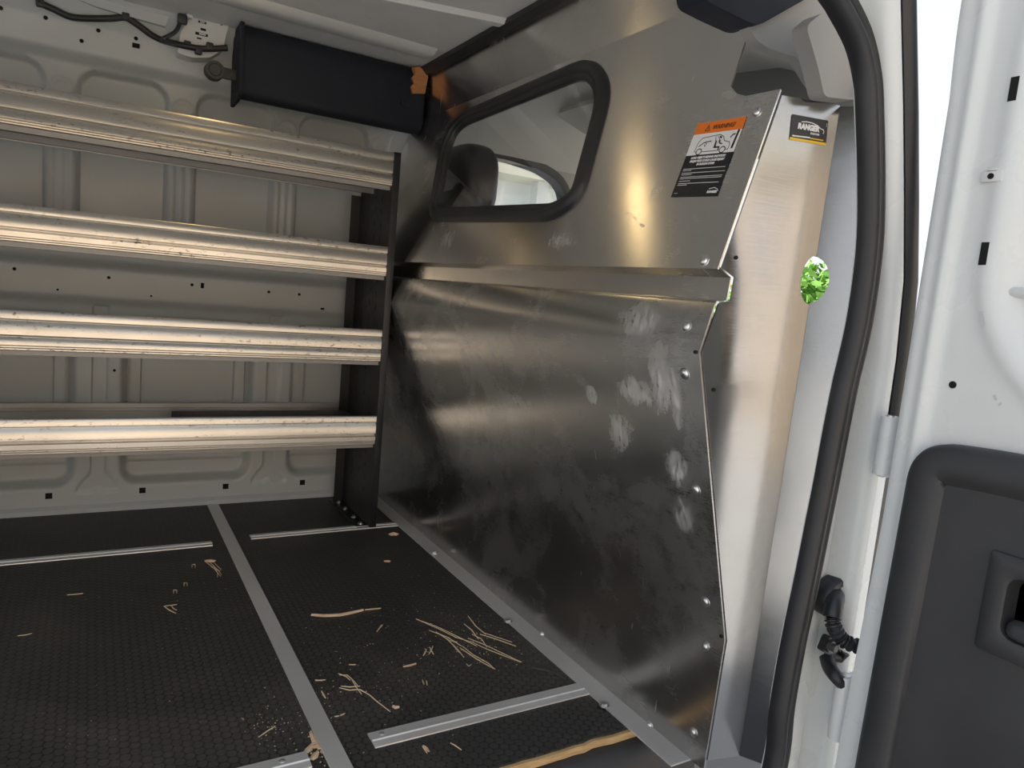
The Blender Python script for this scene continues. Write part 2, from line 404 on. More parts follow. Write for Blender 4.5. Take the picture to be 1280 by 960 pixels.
# ---- stamped driver's-side wall
def sstep(a, b, x):
    t = min(1, max(0, (x - a) / (b - a))); return t * t * (3 - 2 * t)
def sd_rr(x, z, cx, cz, w, h, r):
    qx = abs(x - cx) - w / 2 + r; qz = abs(z - cz) - h / 2 + r
    return math.hypot(max(qx, 0), max(qz, 0)) + min(max(qx, qz), 0) - r
def wall_relief(x, z):
    if z < 0.60:
        k = round((x - 0.2655) / 0.482); cx = 0.2655 + k * 0.482
        d = sd_rr(x, z, cx, 0.325, 0.368, 0.50, 0.05)
        inn = sstep(0.004, -0.022, d)
        r = 0.046 * (1 - inn) - 0.012
        if d < 0:
            r += 0.007 * sstep(0.142, 0.134, z) * inn
            e_ = abs(x - cx)
            if 0.24 < z < 0.475: r += 0.010 * sstep(0.128, 0.133, e_) * sstep(0.475, 0.462, z) * sstep(0.168, 0.160, e_)
        kr = round((x - 0.0275) / 0.482); dx = abs(x - (0.0275 + kr * 0.482))
        half = 0.019 + 0.034 * sstep(0.125, 0.065, z)
        zb = 0.058 + 0.012 * sstep(0.022, 0.0, dx)
        ch = sstep(half + 0.003, half - 0.003, dx) * sstep(zb - 0.003, zb + 0.004, z)
        r -= 0.006 * ch
        r += 0.010 * sstep(0.022, 0.014, z)
    elif z < 0.745:
        r = 0.034 + 0.014 * sstep(0.600, 0.628, z) * sstep(0.735, 0.70, z) - 0.012 * sstep(0.70, 0.73, z)
    else:
        k = round((x - 0.0755) / 0.295); cx = 0.0755 + k * 0.295
        d = sd_rr(x, z, cx, 0.985, 0.226, 0.505, 0.055)
        r = 0.026 * (1 - sstep(0.002, -0.010, d))
        kr = round((x - 0.223) / 0.295); dx = x - (0.223 + kr * 0.295)
        if abs(dx) < 0.034 and z < 1.135:
            r += 0.005 * (0.5 + 0.5 * math.cos(dx / 0.034 * 3 * PI)) * sstep(1.135, 1.12, z) * sstep(0.75, 0.77, z)
        rr = math.hypot(dx, (z - 1.175))
        if z > 1.15: r += 0.005 * sstep(0.030, 0.025, rr) - 0.004 * sstep(0.020, 0.015, rr)
        if z > 1.225:
            r = max(r, 0.026 * sstep(1.225, 1.24, z))
            r += 0.030 * sstep(1.238, 1.272, z) + 0.20 * max(0, z - 1.272) + 0.45 * max(0, z - 1.335)
    return r
w = MB(); x0, x1 = -1.10, 0.86; nx = 420; zs = []
z = 0.0
while z < ROOF + 0.004: zs.append(z); z += 0.0045
vs = []; 
for zz in zs:
    for i in range(nx + 1):
        xx = x0 + (x1 - x0) * i / nx; vs.append((xx, YW - wall_relief(xx, zz), zz))
m_ = nx + 1
w.add(vs, [[j * m_ + i, j * m_ + i + 1, (j + 1) * m_ + i + 1, (j + 1) * m_ + i] for j in range(len(zs) - 1) for i in range(nx)], True)
w.box((XR, YW - 0.03, -0.01), (x0, YW + 0.04, ROOF)); w.box((x0, YW + 0.022, -0.01), (0.95, YW + 0.04, ROOF))
wall = w.build('wall_left', GREY_PAINT); tag(wall, kind='structure')
# dark stamped openings in the wall
def wall_hole(px, py, r, rz=None, y_extra=0.0):
    p = ony(px, py, YW - 0.034); yy = YW - wall_relief(p.x, p.z)
    p = ony(px, py, yy); h = MB()
    if rz is None: h.cyl((p.x, yy + 0.002, p.z), (p.x, yy - 0.0008, p.z), r, n=14)
    else: h.box((p.x - r, yy - 0.0012, p.z - rz), (p.x + r, yy + 0.002, p.z + rz), 0.0005)
    h.build('punched_hole', DARK_HOLE, wall)
for (a, b) in ((61, 620), (178, 613), (282, 608), (378, 603)): wall_hole(a, b, 0.0085, 0.0085)
for (a, b, r) in ((18, 336, .0045), (136, 347, .0045), (240, 356, .0045), (336, 365, .0045), (374, 368, .0045), (72, 362, .003), (189, 370, .003), (143, 463, .004), (57, 22, .005), (1, 10, .005), (102, 51, .005), (123, 38, .005), (194, 152, .0)):
    if r: wall_hole(a, b, r)
wall_hole(253, 357, 0.0045, 0.008); wall_hole(403, 386, 0.006, 0.003); wall_hole(170, 48, 0.005); wall_hole(170, 57, 0.009, 0.006)

# ---- roof
r_ = MB(); r_.box((XR, 0.55, ROOF), (0.955, YW + 0.04, ROOF + 0.03)); ceil = r_.build('ceiling', ROOF_PAINT); tag(ceil, kind='structure')
def roof_rib(pa, pb, wd, h):
    a = onz(pa[0], pa[1], ROOF); b = onz(pb[0], pb[1], ROOF); d = (b - a).normalized(); a = a - d * 0.5
    s = Vector((-d.y, d.x, 0)); m2 = MB(); q = []
    for p in (a, b):
        q.append([p - s * wd, p - s * wd * 0.6 - Vector((0, 0, h)), p + s * wd * 0.6 - Vector((0, 0, h)), p + s * wd])
    m2.loft(q, True, True, False, True); m2.build('roof_rib', ROOF_PAINT, ceil)
roof_rib((500, 0), (634, 27), 0.022, 0.012)
roof_rib((300, 0), (538, 66), 0.05, 0.012)
# cargo lamp on the roof (its warm glint shows in the partition)
gp_ = hit(797, 255, (0.770, 0, 0.800), (1, 0, -0.28)); gn = Vector((-1, 0, 0.28)).normalized(); gd = (gp_ - CPOS).normalized(); gr_ = gd - 2 * gd.dot(gn) * gn
lp_ = gp_ + gr_ * ((ROOF - 0.012 - gp_.z) / gr_.z)
lamp = thing('cargo_lamp', 'small warm dome lamp on the grey roof of the cargo space', 'lamp', (lp_.x, lp_.y, ROOF))
t = MB(); t.box((lp_.x - 0.035, lp_.y - 0.055, ROOF - 0.010), (lp_.x + 0.035, lp_.y + 0.055, ROOF - 0.0002), 0.004); t.build('lamp_base', painted('lamp_grey', (0.6, 0.6, 0.58), 0.5), lamp)
LAMP = mat('lamp_lens', (1, 0.9, 0.7), 0.3); lb = LAMP.node_tree.nodes['Principled BSDF']; lb.inputs['Emission Color'].default_value = (1.0, 0.72, 0.34, 1); lb.inputs['Emission Strength'].default_value = 9
t = MB(); t.box((lp_.x - 0.025, lp_.y - 0.040, ROOF - 0.020), (lp_.x + 0.025, lp_.y + 0.040, ROOF - 0.0098), 0.004); t.build('lamp_lens', LAMP, lamp)
# side rail of the roof above the shelves is part of the wall; the cove between wall and roof
# ---- unseen rear end, its doors left open to let more daylight in
def window_plate(mb, outer, holes, M, t0, t1): mb.plate([outer] + holes, M, t0, t1)
Mr = frame((XR, 0, 0), (0, 1, 0), (0, 0, 1))
rw = MB(); rw.plate([[(0.55, -0.3), (2.42, -0.3), (2.42, 1.43), (0.55, 1.43)], rrect(1.475, 0.655, 1.62, 1.30, 0.08)], Mr, -0.03, 0.0)
tag(rw.build('wall_back', GREY_PAINT), kind='structure')

# ---- right side of the body with the door opening
SEAL_PX = [(1038, 0), (1064, 50), (1076, 100), (1079, 150), (1081, 230), (1079, 310), (1067, 400), (1049, 480), (1037, 540), (1026, 600), (1016, 650), (1002, 720), (985, 800), (971, 880), (961, 960)]
YS = 0.58
sp_ = [ony(a, b, YS) for a, b in SEAL_PX]
edge = [(p.x, p.z) for p in sp_]
ext = [(edge[-1][0] - 0.035, -0.05), (edge[-1][0] - 0.065, -0.17), (edge[-1][0] - 0.14, -0.24), (0.3, -0.25), (-0.3, -0.25), (-0.47, -0.24), (-0.54, -0.18), (-0.56, -0.08), (-0.56, 0.3), (-0.56, 0.9), (-0.54, 1.10), (-0.49, 1.19), (-0.38, 1.245), (-0.2, 1.275), (0.05, 1.275), (0.30, 1.25), (0.50, 1.195), (0.60, 1.155)]
loop3 = [Vector((a, YS, b)) for a, b in edge + ext]
loop = smooth_path(loop3 + [loop3[0]], 5)[:-1]
loop2 = [(p.x, p.z) for p in loop]
Ms = frame((0, YS + 0.012, 0), (1, 0, 0), (0, 0, 1))    # local depth axis = -y
rs = MB()
PX1 = 0.868
inner = offset_poly(loop2, 0.006)
ZL = [-0.42, 0.30, 0.60, 0.70, 0.80, 0.90, 1.00, 1.12, 1.25, 1.43]
def pil(z):
    """the pillar's front edge runs rearward towards the roof"""
    return PX1 + (0.016 if z < 0.68 else 0.016 - 0.10 * (z - 0.68) - 0.16 * max(0, z - 0.80) - 0.05 * max(0, z - 0.95))
rs.plate([[(XR, -0.42)] + [(pil(z), z) for z in ZL] + [(XR, 1.43)], inner], Ms, -0.004, 0.0)
# stepped front flank of the pillar
prof = [(0, YS + 0.012), (0.003, 0.566), (0.010, 0.556), (0.020, 0.553), (0.026, 0.556), (0.028, 0.60), (0.022, 0.60), (0, YS + 0.016)]
rs.loft([[Vector((pil(z) + a, b, z)) for a, b in prof] for z in ZL], True, True, False)
rs.box((PX1 + 0.030, 0.566, -0.42), (PX1 + 0.078, 0.60, 0.62), 0.004)
wallr = rs.build('wall_right', WHITE_PAINT); tag(wallr, kind='structure')
def sweep(mb, path, prof, nrm, closed=True):
    n = len(path); k = len(prof); vs = []
    for i in range(n):
        if closed: t = path[(i + 1) % n] - path[i - 1]
        else: t = path[min(i + 1, n - 1)] - path[max(i - 1, 0)]
        t.normalize(); s = t.cross(nrm).normalized()
        for (a, b) in prof: vs.append(path[i] + s * a + nrm * b)
    m = n if closed else n - 1
    mb.add(vs, [[i * k + j, i * k + (j + 1) % k, ((i + 1) % n) * k + (j + 1) % k, ((i + 1) % n) * k + j] for i in range(m) for j in range(k)], True)
seal_prof = []
for k in range(9):      # bulb lobe
    a = -PI * 0.15 + k / 8 * PI * 1.05; seal_prof.append((0.010 + 0.0125 * math.cos(a), 0.010 + 0.014 * math.sin(a)))
seal_prof += [(-0.0035, 0.010), (-0.005, 0.009)]
for k in range(7):      # grip lobe
    a = PI * 0.1 + k / 6 * PI * 0.95; seal_prof.append((-0.013 + 0.0085 * math.cos(a), 0.009 + 0.009 * math.sin(a)))
seal_prof += [(-0.022, -0.010), (-0.010, -0.012), (-0.006, -0.004), (0.02, 0.0)]
seal_prof = [(a * 0.84 - 0.002, b) for a, b in seal_prof]
sm = MB(); sweep(sm, [Vector((p.x, YS, p.z)) for p in loop], seal_prof, Vector((0, -1, 0)))
tag(sm.build('door_seal', BLACK_RUBBER), 'black rubber weather seal running round the side door opening', 'door seal')
ws = MB()
wp = [(0.0225, 0.552), (0.028, 0.546), (0.036, 0.544), (0.045, 0.548), (0.049, 0.556), (0.048, 0.60), (0.031, 0.60), (0.029, 0.558), (0.026, 0.557)]
ws.loft([[Vector((pil(z) + a, b, z)) for a, b in wp] for z in ([0.62] + [q for q in ZL if q > 0.62])], True, True, True)
tag(ws.build('pillar_weatherstrip', BLACK_RUBBER), 'straight black weatherstrip on front edge of white door pillar', 'weatherstrip')

# ================================================================== PARTITION
part = thing('partition', 'folded aluminium bulkhead with a dark-framed window closing off the cab', 'partition', (0.86, 1.5, 0))
YE = lambda x: 0.755 - 0.0875 * (x - 0.755)
YF = 2.335
TH = 0.003
def sheet(mb, prof, ynear=None, yfar=YF):
    """bent sheet: profile points (x, z) from bottom up, swept across the van, 3 mm thick"""
    yn = ynear or YE
    a = [Vector((x, yn(x) if callable(yn) else yn, z)) for x, z in prof]; b = [Vector((x, yfar, z)) for x, z in prof]
    off = Vector((TH, 0, 0)); n = len(prof)
    vs = a + b + [p + off for p in a] + [p + off for p in b]; fs = []
    for i in range(n - 1):
        fs += [[i, i + 1, n + i + 1, n + i], [2 * n + i, 3 * n + i, 3 * n + i + 1, 2 * n + i + 1], [i, 2 * n + i, 2 * n + i + 1, i + 1], [n + i, n + i + 1, 3 * n + i + 1, 3 * n + i]]
    fs += [[0, n, 3 * n, 2 * n], [n - 1, 3 * n - 1, 4 * n - 1, 2 * n - 1]]
    mb.add(vs, fs)
lowp = MB(); sheet(lowp, [(0.868, 0.002), (0.876, 0.225), (0.755, 0.680), (0.772, 0.748), (0.776, 0.755)])
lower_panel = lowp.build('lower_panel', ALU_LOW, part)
chn = MB(); sheet(chn, [(0.774, 0.7535), (0.793, 0.757), (0.796, 0.790), (0.772, 0.803)]); chn.build('channel', ALU_UP, part)
# upper panel with window hole and cut-away corner (in its own leaning plane)
UPM = frame(UP_O, (0, -1, 0), (0.28, 0, 1.0))
UPI = UPM.inverted()
def uv(px, py): p = UPI @ up(px, py); return (p.x, p.y)
CRZ = 1.255
vtop = (CRZ - 0.80) / 0.28 * 0.28 * math.sqrt(1 + 0.28 ** 2)
xtop = UP_O.x + 0.28 * (CRZ - 0.80)
cut = [uv(907, 40), uv(913, 108), uv(921, 117), uv(932, 120), uv(962, 114.5)]
cut[4] = (-YE(0.843), cut[4][1])
ya = -YE(0.77); yt_ = -YE(0.842)
cu_ = cut[0]
cut[0] = (cut[1][0] - (cut[1][1] - cut[0][1]) * -0.02, vtop)
outer = [(-YF, 0.0), (ya, 0.0), cut[4], cut[3], cut[2], cut[1], cut[0], (-2.29, vtop), (-2.31, 0.30)]
WIN_PX = [(541, 272), (548, 205), (575, 138), (741, 77), (754, 95), (755, 125), (735, 195), (700, 262), (665, 273)]
WINr = [0.04, 0.16, 0.10, 0.09, 0.08, 0.10, 0.3, 0.12, 0.06]
win = [uv(a, b) for a, b in [(537, 276), (560, 150), (741, 72), (765, 105), (726, 250), (690, 276)]]
win = round_poly(win, [0.06, 0.17, 0.10, 0.10, 0.16, 0.10], 9)
upp = MB()
hole = offset_poly(win, -0.030)
upp.plate([outer, hole], UPM, -TH, 0.0)
# header above the crease, standing upright to the roof
hx = [(xtop, CRZ), (xtop, 1.395)]
ych = -(UPM @ Vector((cut[0][0], vtop, 0))).y
hd = MB(); upp.box((xtop, -ych, CRZ - 0.001), (xtop + TH, 2.29, 1.395))
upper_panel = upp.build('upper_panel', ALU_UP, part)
# window: rubber gasket and pane
fr = MB(); rings = []
for off, d in ((0.004, 0.0005), (0.001, 0.008), (-0.006, 0.0125), (-0.016, 0.0135), (-0.022, 0.011), (-0.024, 0.007), (-0.030, 0.0075), (-0.036, 0.004), (-0.038, -0.002), (-0.038, -0.012), (-0.02, -0.014), (0.0, -0.010), (0.004, -0.004), (0.004, 0.0005)):
    rings.append([UPM @ Vector((p[0], p[1], d)) for p in offset_poly(win, off)])
fr.loft(rings, False, False); gask = fr.build('window_gasket', BLACK_RUBBER, part); tag(gask, label='thick black rubber window surround')
pn = MB(); pn.plate([offset_poly(win, -0.033)], UPM, -0.006, -0.002); tag(pn.build('window_pane', GLASS, part), label='dusty clear window pane')
# black edging strip along the roof
es = MB(); pf = [(xtop - 0.026, 1.405), (xtop - 0.026, 1.392), (xtop - 0.014, 1.380), (xtop + 0.006, 1.382), (xtop + 0.012, 1.405)]
es.add([(a, 0.98, b) for a, b in pf] + [(a, 2.30, b) for a, b in pf], [[0, 1, 6, 5], [1, 2, 7, 6], [2, 3, 8, 7], [3, 4, 9, 8], [4, 0, 5, 9], [0, 1, 2, 3, 4], [5, 6, 7, 8, 9]])
tag(es.build('edge_seal', BLACK_RUBBER, part), label='black foam strip along the roof')
# floor flange
fm = MB(); fm.box((0.826, 0.775, 0.0005), (0.870, YF, 0.0035)); fm.build('floor_flange', ALU_STRIP, part)
# ---- side return ("wing") of bright aluminium
a5 = math.radians(5)
WO = Vector((0.755, 0.755, 0)); WD = Vector((math.cos(a5), -math.sin(a5), 0)); WN = Vector((math.sin(a5), math.cos(a5), 0))
WM = frame(WO, WD, (0, 0, 1)); WI = WM.inverted()
def wv(px, py):
    p = WI @ hit(px, py, WO, WN); return (p.x, p.y)
CRS = [(1049, 132), (1033, 215), (1021, 318)]
cl_t, cl_b = wv(1049, 132), wv(923, 944)
def creasept(z):
    t = (z - cl_b[1]) / (cl_t[1] - cl_b[1]); return (cl_b[0] + t * (cl_t[0] - cl_b[0]), z)
sc_ = 1 / math.cos(a5)
def wx(x): return (x - 0.755) * sc_
zt, zb = wv(965, 116)[1], wv(877, 945)[1]
left_edge = [(wx(0.8685) + 0.0042, 0.02), (wx(0.876) + 0.0042, 0.225), (wx(0.755) + 0.0042, 0.680), (wx(0.775) + 0.0042, 0.752), (wx(0.800), 0.757), (wx(0.802), 0.791), (wx(0.772) + 0.0042, 0.802), (wx(0.772 + 0.28 * (zt - 0.802)) + 0.0042, zt)]
hz0, hz1 = 0.770, 0.846
hc = [wv(1003, 350), wv(1019, 320), wv(1019, 381)]
hz1 = wv(1022, 320)[1]; hz0 = wv(1016, 381)[1]
notch = []
for k in range(11):
    a = -PI / 2 - PI * k / 10
    cx_, hh = creasept((hz0 + hz1) / 2)[0], (hz1 - hz0) / 2
    zz = (hz0 + hz1) / 2 + hh * math.sin(a) if True else 0
    rx = 0.025
    notch.append((creasept(zz)[0] + rx * math.cos(a), zz))
wing_loop = left_edge + [cl_t] + notch[::-1] + [cl_b]
wg = MB(); wg.plate([wing_loop], WM, -0.001, 0.0015)
# second face bends out towards the pillar
cT = WM @ Vector((cl_t[0], cl_t[1], 0)); cB = WM @ Vector((cl_b[0], cl_b[1], 0))
FD = Vector((0.16, -0.40, 0)).normalized()
FM = frame(cB, FD, cT - cB); FI = FM.inverted()
Lc = (cT - cB).length
def fpt(z): return (z - cB.z) / (cT.z - cB.z) * Lc
n2 = []
for k in range(11):
    a = -PI / 2 + PI * k / 10; mid = (hz0 + hz1) / 2; hh = (hz1 - hz0) / 2
    n2.append((0.032 * math.cos(a), fpt(mid + hh * math.sin(a))))
f2 = [(0, 0), (0.100, 0.01), (0.100, Lc - 0.01), (0, Lc)] + n2[::-1]
wg.plate([f2], FM, -0.0025, 0.0)
tag(wg.build('side_return', ALU_WING, part), label='bright aluminium return panel with oval cut-out')
# rivets
UPn = Vector((-1, 0, 0.28)).normalized()
def rivet(p, n, r=0.0075, h=0.004):
    m2 = MB(); m2.cyl(p, Vector(p) + Vector(n) * 0.001, r * 1.25, n=16); m2.dome(Vector(p) + Vector(n) * 0.001, n, r, h); m2.build('rivet', STEEL, part)
LOn = Vector((-1, 0, -(LOW_A.x - LOW_B.x) / (LOW_A.z - LOW_B.z) * -1)).normalized()
LOn = Vector((-(LOW_A.z - LOW_B.z), 0, (LOW_A.x - LOW_B.x))).normalized()
for a, b in ((946, 140), (880, 326)): rivet(up(a, b), UPn)
p1 = hit(858, 408, (0.772, 0, 0.748), (0.068, 0, -0.017)); rivet(p1, (-0.97, 0, 0.24))
for a, b in ((856, 467), (870, 612), (882, 752)): rivet(low(a, b), LOn)
for a, b in ((882, 808), (867, 915), (812, 907), (677, 793)): rivet(hit(a, b, (0.868, 0, 0), (0.223, 0, -0.008)), (-1, 0, 0.03), 0.0065)
for a, b in ((543, 691), (635, 777), (755, 882)):
    p = onz(a, b, 0.0035); m2 = MB(); m2.cyl(p, p + Vector((0, 0, 0.0015)), 0.010, n=18); m2.cyl(p + Vector((0, 0, 0.0015)), p + Vector((0, 0, 0.006)), 0.006, n=6, smooth=False); m2.build('floor_bolt', STEEL, part)
for a, b in ((530, 346), (644, 357), (731, 365), (800, 372), (847, 374)):
    p = hit(a, b, (0, 0, 0.755), (0.0035, 0, -0.019)); m2 = MB(); m2.dome(p, (0, 0, 1), 0.0045, 0.0035, 10); m2.build('channel_screw', STEEL, part)
for a, b in ((919, 322), (869, 440), (891, 487), (901, 795)):
    p = hit(a, b, WO, WN); h = MB(); h.cyl(p - WN * 0.0030, p + WN * 0.001, 0.0028, n=10); h.build('drill_hole', DARK_HOLE, part)

# ---- stickers
def quad_frame(f, tl, tr, bl, n):
    a, b, c = f(*tl), f(*tr), f(*bl); M = frame(a, b - a, a - c)
    if M.col[2].xyz.dot(Vector(n)) < 0: pass
    return M, (b - a).length, (a - c).length
M, W_, H_ = quad_frame(up, (873, 155), (934, 146), (846, 246), UPn)
M = M @ Matrix.Translation((0, 0, 0.0004))
def R2(x0, y0, x1, y1): return [(x0 * W_, -y1 * H_), (x1 * W_, -y1 * H_), (x1 * W_, -y0 * H_), (x0 * W_, -y0 * H_)]
sb = MB(); sb.plate([R2(0, 0, 1, 1)], M, 0, 0.0004); warn = sb.build('warning_sticker', BLACK_INK, part); tag(warn, label='warning sticker with an orange header and black text field')
m2 = MB(); m2.plate([R2(0, 0, 1, 0.155)], M, 0.0004, 0.0007); m2.build('orange_header', ORANGE_INK, warn)
m2 = MB(); m2.plate([R2(0, 0.155, 1, 0.44)], M, 0.0004, 0.0007); m2.build('picture_field', WHITE_INK, warn)
tx = MB(); text_mb(tx, 'WARNING!', M, H_ * 0.085, W_ * 0.60, -H_ * 0.085, z=0.0010, shear=0.25, sx=0.86)
def line(mb, pts, wd, z=0.0010):
    pts = [Vector((p[0] * W_, -p[1] * H_, 0)) for p in pts]
    for a, b in zip(pts, pts[1:]):
        d = (b - a).normalized(); s = Vector((-d.y, d.x, 0)) * wd / 2; a2 = a - d * wd * .4; b2 = b + d * wd * .4
        mb.plate([[(a2 - s)[:2], (b2 - s)[:2], (b2 + s)[:2], (a2 + s)[:2]]], M, z - 0.0002, z)
LW = H_ * 0.008
line(tx, [(.225, .122), (.275, .045), (.325, .122), (.225, .122)], LW); line(tx, [(.275, .075), (.275, .10)], LW)
# van outline with figure, wheels and loose load
line(tx, [(.16, .395), (.18, .27), (.24, .215), (.60, .195), (.68, .225), (.73, .285), (.84, .305), (.87, .345), (.86, .40), (.82, .405)], LW)
line(tx, [(.16, .395), (.20, .40)], LW); line(tx, [(.32, .405), (.68, .405)], LW)
for cx in (.26, .75):
    line(tx, [(cx + .055 * math.cos(t * PI / 6), .40 + .040 * math.sin(t * PI / 6)) for t in range(13)], LW * 1.5)
line(tx, [(.52, .22), (.56, .30)], LW); line(tx, [(.56, .215), (.66, .285), (.60, .30)], LW * .7)
line(tx, [(.56, .36), (.56, .28), (.58, .36), (.66, .36), (.66, .39)], LW * 2.6); line(tx, [(.62, .27), (.65, .31), (.70, .32)], LW * 2); line(tx, [(.615, .225), (.64, .235)], LW * 3)
line(tx, [(.22, .325), (.30, .285), (.36, .275), (.45, .27)], LW * 1.6); line(tx, [(.33, .28), (.37, .30), (.35, .335), (.33, .31)], LW)
line(tx, [(.95, .17), (.93, .38)], LW * 4); line(tx, [(.83, .245), (.86, .215), (.90, .21)], LW * 2)
tx.build('black_lettering', BLACK_INK, warn)
tx = MB()
for k, s in enumerate(('LOAD OBJECTS BEHIND PARTITION', 'PROJECTILES COULD CAUSE INJURY', 'IN SUDDEN STOPS')):
    text_mb(tx, s, M, H_ * 0.040, W_ * 0.5, -H_ * (0.48 + 0.045 * k), z=0.0008, shear=0.2, sx=0.92, bold=0.0002)
y = 0.625
for wd in (.88, .18, 0, .90, .22, 0, .88, .88, 0, .24, 0, .86, .20):
    if wd: line(tx, [(.06, y), (.06 + wd, y)], H_ * 0.006, 0.0007)
    y += 0.021 if wd else 0.012
text_mb(tx, 'RANGER', M, H_ * 0.042, W_ * 0.86, -H_ * 0.945, z=0.0008, shear=0.1, bold=0.0003)
line(tx, [(.78, .905), (.88, .89), (.95, .91), (.975, .935)], H_ * 0.007, 0.0007); line(tx, [(.05, .95), (.12, .95)], H_ * .006, .0007)
tx.build('white_lettering', WHITE_INK, warn)
# maker's sticker on the return panel
def wf(px, py): return hit(px, py, WO - WN * 0.0015, WN)
M, W_, H_ = quad_frame(wf, (989.5, 142.5), (1035, 151), (984.5, 174), -WN)
M = M @ Matrix.Translation((0, 0, 0.0004))
sb = MB(); sb.plate([round_poly(R2(0, 0, 1, 1), 0.003, 3)], M, 0, 0.0004); lab = sb.build('maker_sticker', BLACK_INK, part); tag(lab, label='black maker sticker with yellow bottom edge on the return panel')
m2 = MB(); m2.plate([R2(0.0, 0.90, 1, 1)], M, 0.0003, 0.0006); line(m2, [(.56, .82), (.90, .82)], H_ * .045, .0007); m2.build('yellow_stripe', YELLOW_INK, lab)
tx = MB(); text_mb(tx, 'RANGER', M, H_ * 0.30, W_ * 0.47, -H_ * 0.42, z=0.0008, shear=0.12, sx=1.02, bold=0.0007)
text_mb(tx, 'D E S I G N', M, H_ * 0.10, W_ * 0.66, -H_ * 0.63, z=0.0008, sx=1.0, bold=0.0002)
line(tx, [(.28, .235), (.42, .20), (.58, .215), (.72, .28), (.80, .37), (.88, .40), (.905, .47), (.89, .55)], H_ * 0.035, 0.0007)
line(tx, [(.07, .83), (.53, .80)], H_ * .05, .0007); line(tx, [(.965, .12), (.96, .26)], H_ * .02, .0007)
tx.build('white_lettering', WHITE_INK, lab)
M, W_, H_ = quad_frame(up, (639, 79), (655, 73.5), (634, 96.5), UPn)
M = M @ Matrix.Translation((0, 0, 0.0004))
sb = MB(); sb.plate([R2(0, 0, 1, 1)], M, 0, 0.0004); lab2 = sb.build('maker_sticker', BLACK_INK, part); tag(lab2, label='small black maker sticker above the window')
tx = MB(); text_mb(tx, 'RANGER', M, H_ * 0.26, W_ * 0.50, -H_ * 0.55, z=0.0008, sx=0.95, bold=0.0004); line(tx, [(.3, .36), (.55, .30), (.78, .38), (.86, .5)], H_ * .03, .0007)
line(tx, [(.15, .80), (.85, .80)], H_ * .02, .0007); line(tx, [(.35, .18), (.65, .18)], H_ * .02, .0007)
tx.build('white_lettering', WHITE_INK, lab2)

# ================================================================== SHELVING UNIT
YU = 2.0; XE = 0.737; XL = -0.78; YB = 2.30
unit = thing('shelving_unit', 'tall black-ended van shelving unit with four aluminium shelves along the grey wall', 'shelving', (0.0, 2.15, 0))
def end_panel(xi, sgn, name='end_panel'):
    m2 = MB()
    Mx = frame((xi, 0, 0), (0, 1, 0), (0, 0, 1))
    slots = []
    for k in range(24):
        for q, yy in enumerate((2.075, 2.13, 2.20)):
            zc = 0.10 + k * 0.040 + q * 0.012
            if zc < 1.05:
                t = 0.35 if (k + q) % 2 else -0.35
                slots.append([(yy - 0.002 - t * .012, zc - 0.009), (yy + 0.002 - t * .012, zc - 0.009), (yy + 0.002 + t * .012, zc + 0.009), (yy - 0.002 + t * .012, zc + 0.009)])
    m2.plate([[(YU, 0.003), (YB, 0.003), (YB, 0.90), (YB - 0.05, 1.095), (YU, 1.103)]] + slots, Mx, -0.001, 0.001)
    p = m2.build(name, BLACK_METAL, unit)
    f = MB()
    x0_, x1_ = (xi - 0.001, xi + 0.019) if sgn > 0 else (xi - 0.019, xi + 0.001)
    f.box((x0_, YU - 0.002, 0.003), (x1_, YU + 0.001, 1.104), 0.0006); f.box((x1_ - 0.002 if sgn > 0 else x0_, YU, 0.003), (x1_ if sgn > 0 else x0_ + 0.002, YU + 0.022, 1.10))
    f.box((x0_, YU - 0.002, 1.099), (x1_, YU + 0.02, 1.104), 0.0008)
    f.build('front_upright', BLACK_METAL, unit)
    b = MB(); b.box((xi - sgn * 0.030, YB - 0.022, 0.003), (xi, YB - 0.020, 1.0)); b.build('rear_upright', BLACK_METAL, unit)
    ft = MB(); ft.box((xi - sgn * 0.038 if sgn > 0 else xi, YU + 0.005, 0.0005), (xi if sgn > 0 else xi + 0.038, YB, 0.004), 0.0006); fo = ft.build('foot_flange', BLACK_METAL, unit)
    for yy in (2.035, 2.10, 2.19, 2.26):
        bb = MB(); c = Vector((xi - sgn * 0.018, yy, 0.004)); bb.cyl(c, c + Vector((0, 0, 0.0015)), 0.009, n=16); bb.cyl(c, c + Vector((0, 0, 0.007)), 0.0055, n=6, smooth=False); bb.build('bolt', STEEL, fo)
end_panel(XE, 1); end_panel(XL, -1)
